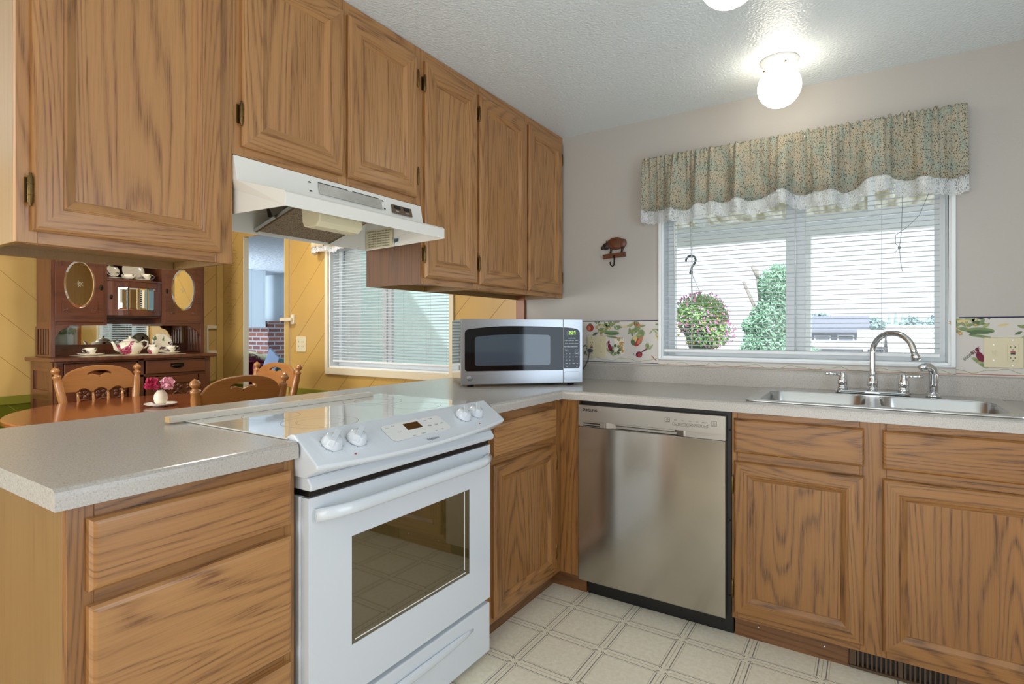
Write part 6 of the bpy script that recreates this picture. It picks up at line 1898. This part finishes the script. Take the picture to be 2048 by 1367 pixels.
def tree(label, x, y, trunk, crowns, n, size, mat, seed, branches=(), group='trees outside the kitchen window', long=1.0):
    t = thing('tree', label, 'tree', (x, y, -0.9), 0, group)
    s = MB(); s.tube([(x, y, -0.9), (x + 0.02, y, (trunk - 0.9) / 2), (x, y, trunk)], [0.07, 0.06, 0.04], 8)
    for b_ in branches: s.tube(b_, [0.028, 0.025, 0.022, 0.018][:len(b_)], 7)
    s.obj('trunk', BARK, t)
    cloud(crowns, n, size, seed, long=long).obj('crown', mat, t, recalc=False)
    return t


tree('leafy green tree with two bare cut branches beyond the hanging basket', -0.06, 6.0, 1.2, [(0.10, 6.0, 1.85, 0.32), (0.02, 6.0, 1.35, 0.36), (-0.05, 6.0, 0.9, 0.42), (0.2, 6.0, 0.6, 0.5), (-0.3, 5.9, 1.25, 0.12)], 15000, 0.026, LEAFBLUE, 12, [[(-0.12, 6.0, 1.1), (-0.25, 6.0, 1.5), (-0.42, 6.0, 1.92)], [(-0.16, 6.0, 1.35), (-0.20, 6.0, 1.75), (-0.235, 6.0, 2.10)], [(-0.21, 6.0, 1.95), (-0.30, 6.0, 2.15)]], long=1.5)
ft = []
rnd = random.Random(21)
spec = [('round pale tree at the left of the distant houses', -0.75, 27, 1.40, 0.62, 0.6), ('round distant tree behind the roofs, left of the pointed conifers', 1.70, 51, 1.55, 0.75, 0.8), ('wide distant tree right of the pointed conifers', 3.9, 47, 1.5, 0.9, 0.8), ('broad distant tree at the right edge of the window', 5.3, 43, 1.6, 1.0, 0.9)]
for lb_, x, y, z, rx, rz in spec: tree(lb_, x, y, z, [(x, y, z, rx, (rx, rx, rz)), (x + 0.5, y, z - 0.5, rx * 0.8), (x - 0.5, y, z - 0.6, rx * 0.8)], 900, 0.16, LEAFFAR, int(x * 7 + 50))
for k, (x, hh, yc) in enumerate(((2.35, 2.15, 42), (2.83, 2.36, 45.0), (3.05, 2.1, 41))):
    t = thing('conifer', ('left', 'middle', 'right')[k] + ' one of the three pointed conifers on the horizon', 'tree', (x, yc, -0.9), 0, 'pointed conifers')
    s = MB(); s.tube([(x, yc, -0.9), (x, yc, hh)], [0.08, 0.02], 6); s.obj('trunk', BARK, t)
    c = MB()
    for q in range(9):
        z = 0.0 + (hh - 0.0) * q / 9; r = 0.45 * (1 - q / 9) + 0.04; c.lathe([(r, z), (r * 0.25, z + 0.38), (1e-4, z + 0.40)], (x, yc, 0), 9, smooth=False)
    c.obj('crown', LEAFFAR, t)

HWALL = plain('grey house siding', '#9298a8', 0.7, var=0.03)
HROOF = plain('grey shingle roof', '#7f8494', 0.8, var=0.05)
HPALE = plain('pale flat roof', '#dcdad6', 0.7)
HGLASS = plain('dark window pane', '#79828f', 0.2)


def house(label, x0, x1, y0, y1, zt, zr, wins, group='houses outside the kitchen window', flat=False, roofmat=None):
    t = thing('house', label, 'house', ((x0 + x1) / 2, (y0 + y1) / 2, -0.9), 0, group)
    w = MB(); w.box(x0, x1, y0, y1, -0.9, zt); w.obj('walls', HWALL, t)
    r = MB(); o = 0.25
    if flat: r.box(x0 - o, x1 + o, y0 - o * 2, y1 + o, zt + 0.001, zt + 0.12)
    else:
        ym = (y0 + y1) / 2; r.prism([(y0 - o, zt - 0.05), (y0 - o, zt + 0.04), (ym, zr + 0.08), (y1 + o, zt + 0.04), (y1 + o, zt - 0.05), (ym, zr)], x0 - o, x1 + o, 0)
    r.obj('roof', roofmat or HROOF, t)
    for a, b_, z0, z1 in wins:
        f = MB(); f.box(a - 0.04, b_ + 0.04, y0 - 0.03, y0 - 0.001, z0 - 0.04, z1 + 0.04); fo = f.obj('window_frame', VINYL_FRAME, t)
        f = MB(); f.box(a, b_, y0 - 0.04, y0 - 0.0301, z0, z1); f.obj('pane', HGLASS, fo)


house('grey two storey house with sloping roof at the left of the distant view', -1.6, 0.95, 18, 22, 1.16, 1.62, [(-0.30, 0.10, 0.72, 0.98), (0.36, 0.75, 0.70, 1.0)])
house('low building with pale flat roof and two windows below the grey house', -0.1, 1.05, 11.0, 13.5, 0.80, 0, [(0.35, 0.52, 0.38, 0.66), (0.60, 0.74, 0.38, 0.66)], flat=True, roofmat=HPALE)
house('pale roofed house in the middle of the distant view', 1.15, 2.1, 15, 17.3, 0.80, 1.12, [(1.3, 1.5, 0.42, 0.66)], roofmat=HPALE)
house('white roofed house at the right edge of the window view', 1.75, 3.6, 11, 14, 0.72, 1.22, [(2.0, 2.3, 0.3, 0.55)], roofmat=HPALE)
house('small white shed below the hanging basket', -1.5, -0.62, 14.3, 16.0, 0.62, 0.85, [(-1.2, -1.0, 0.3, 0.5), (-0.85, -0.65, 0.3, 0.5)], roofmat=HPALE)
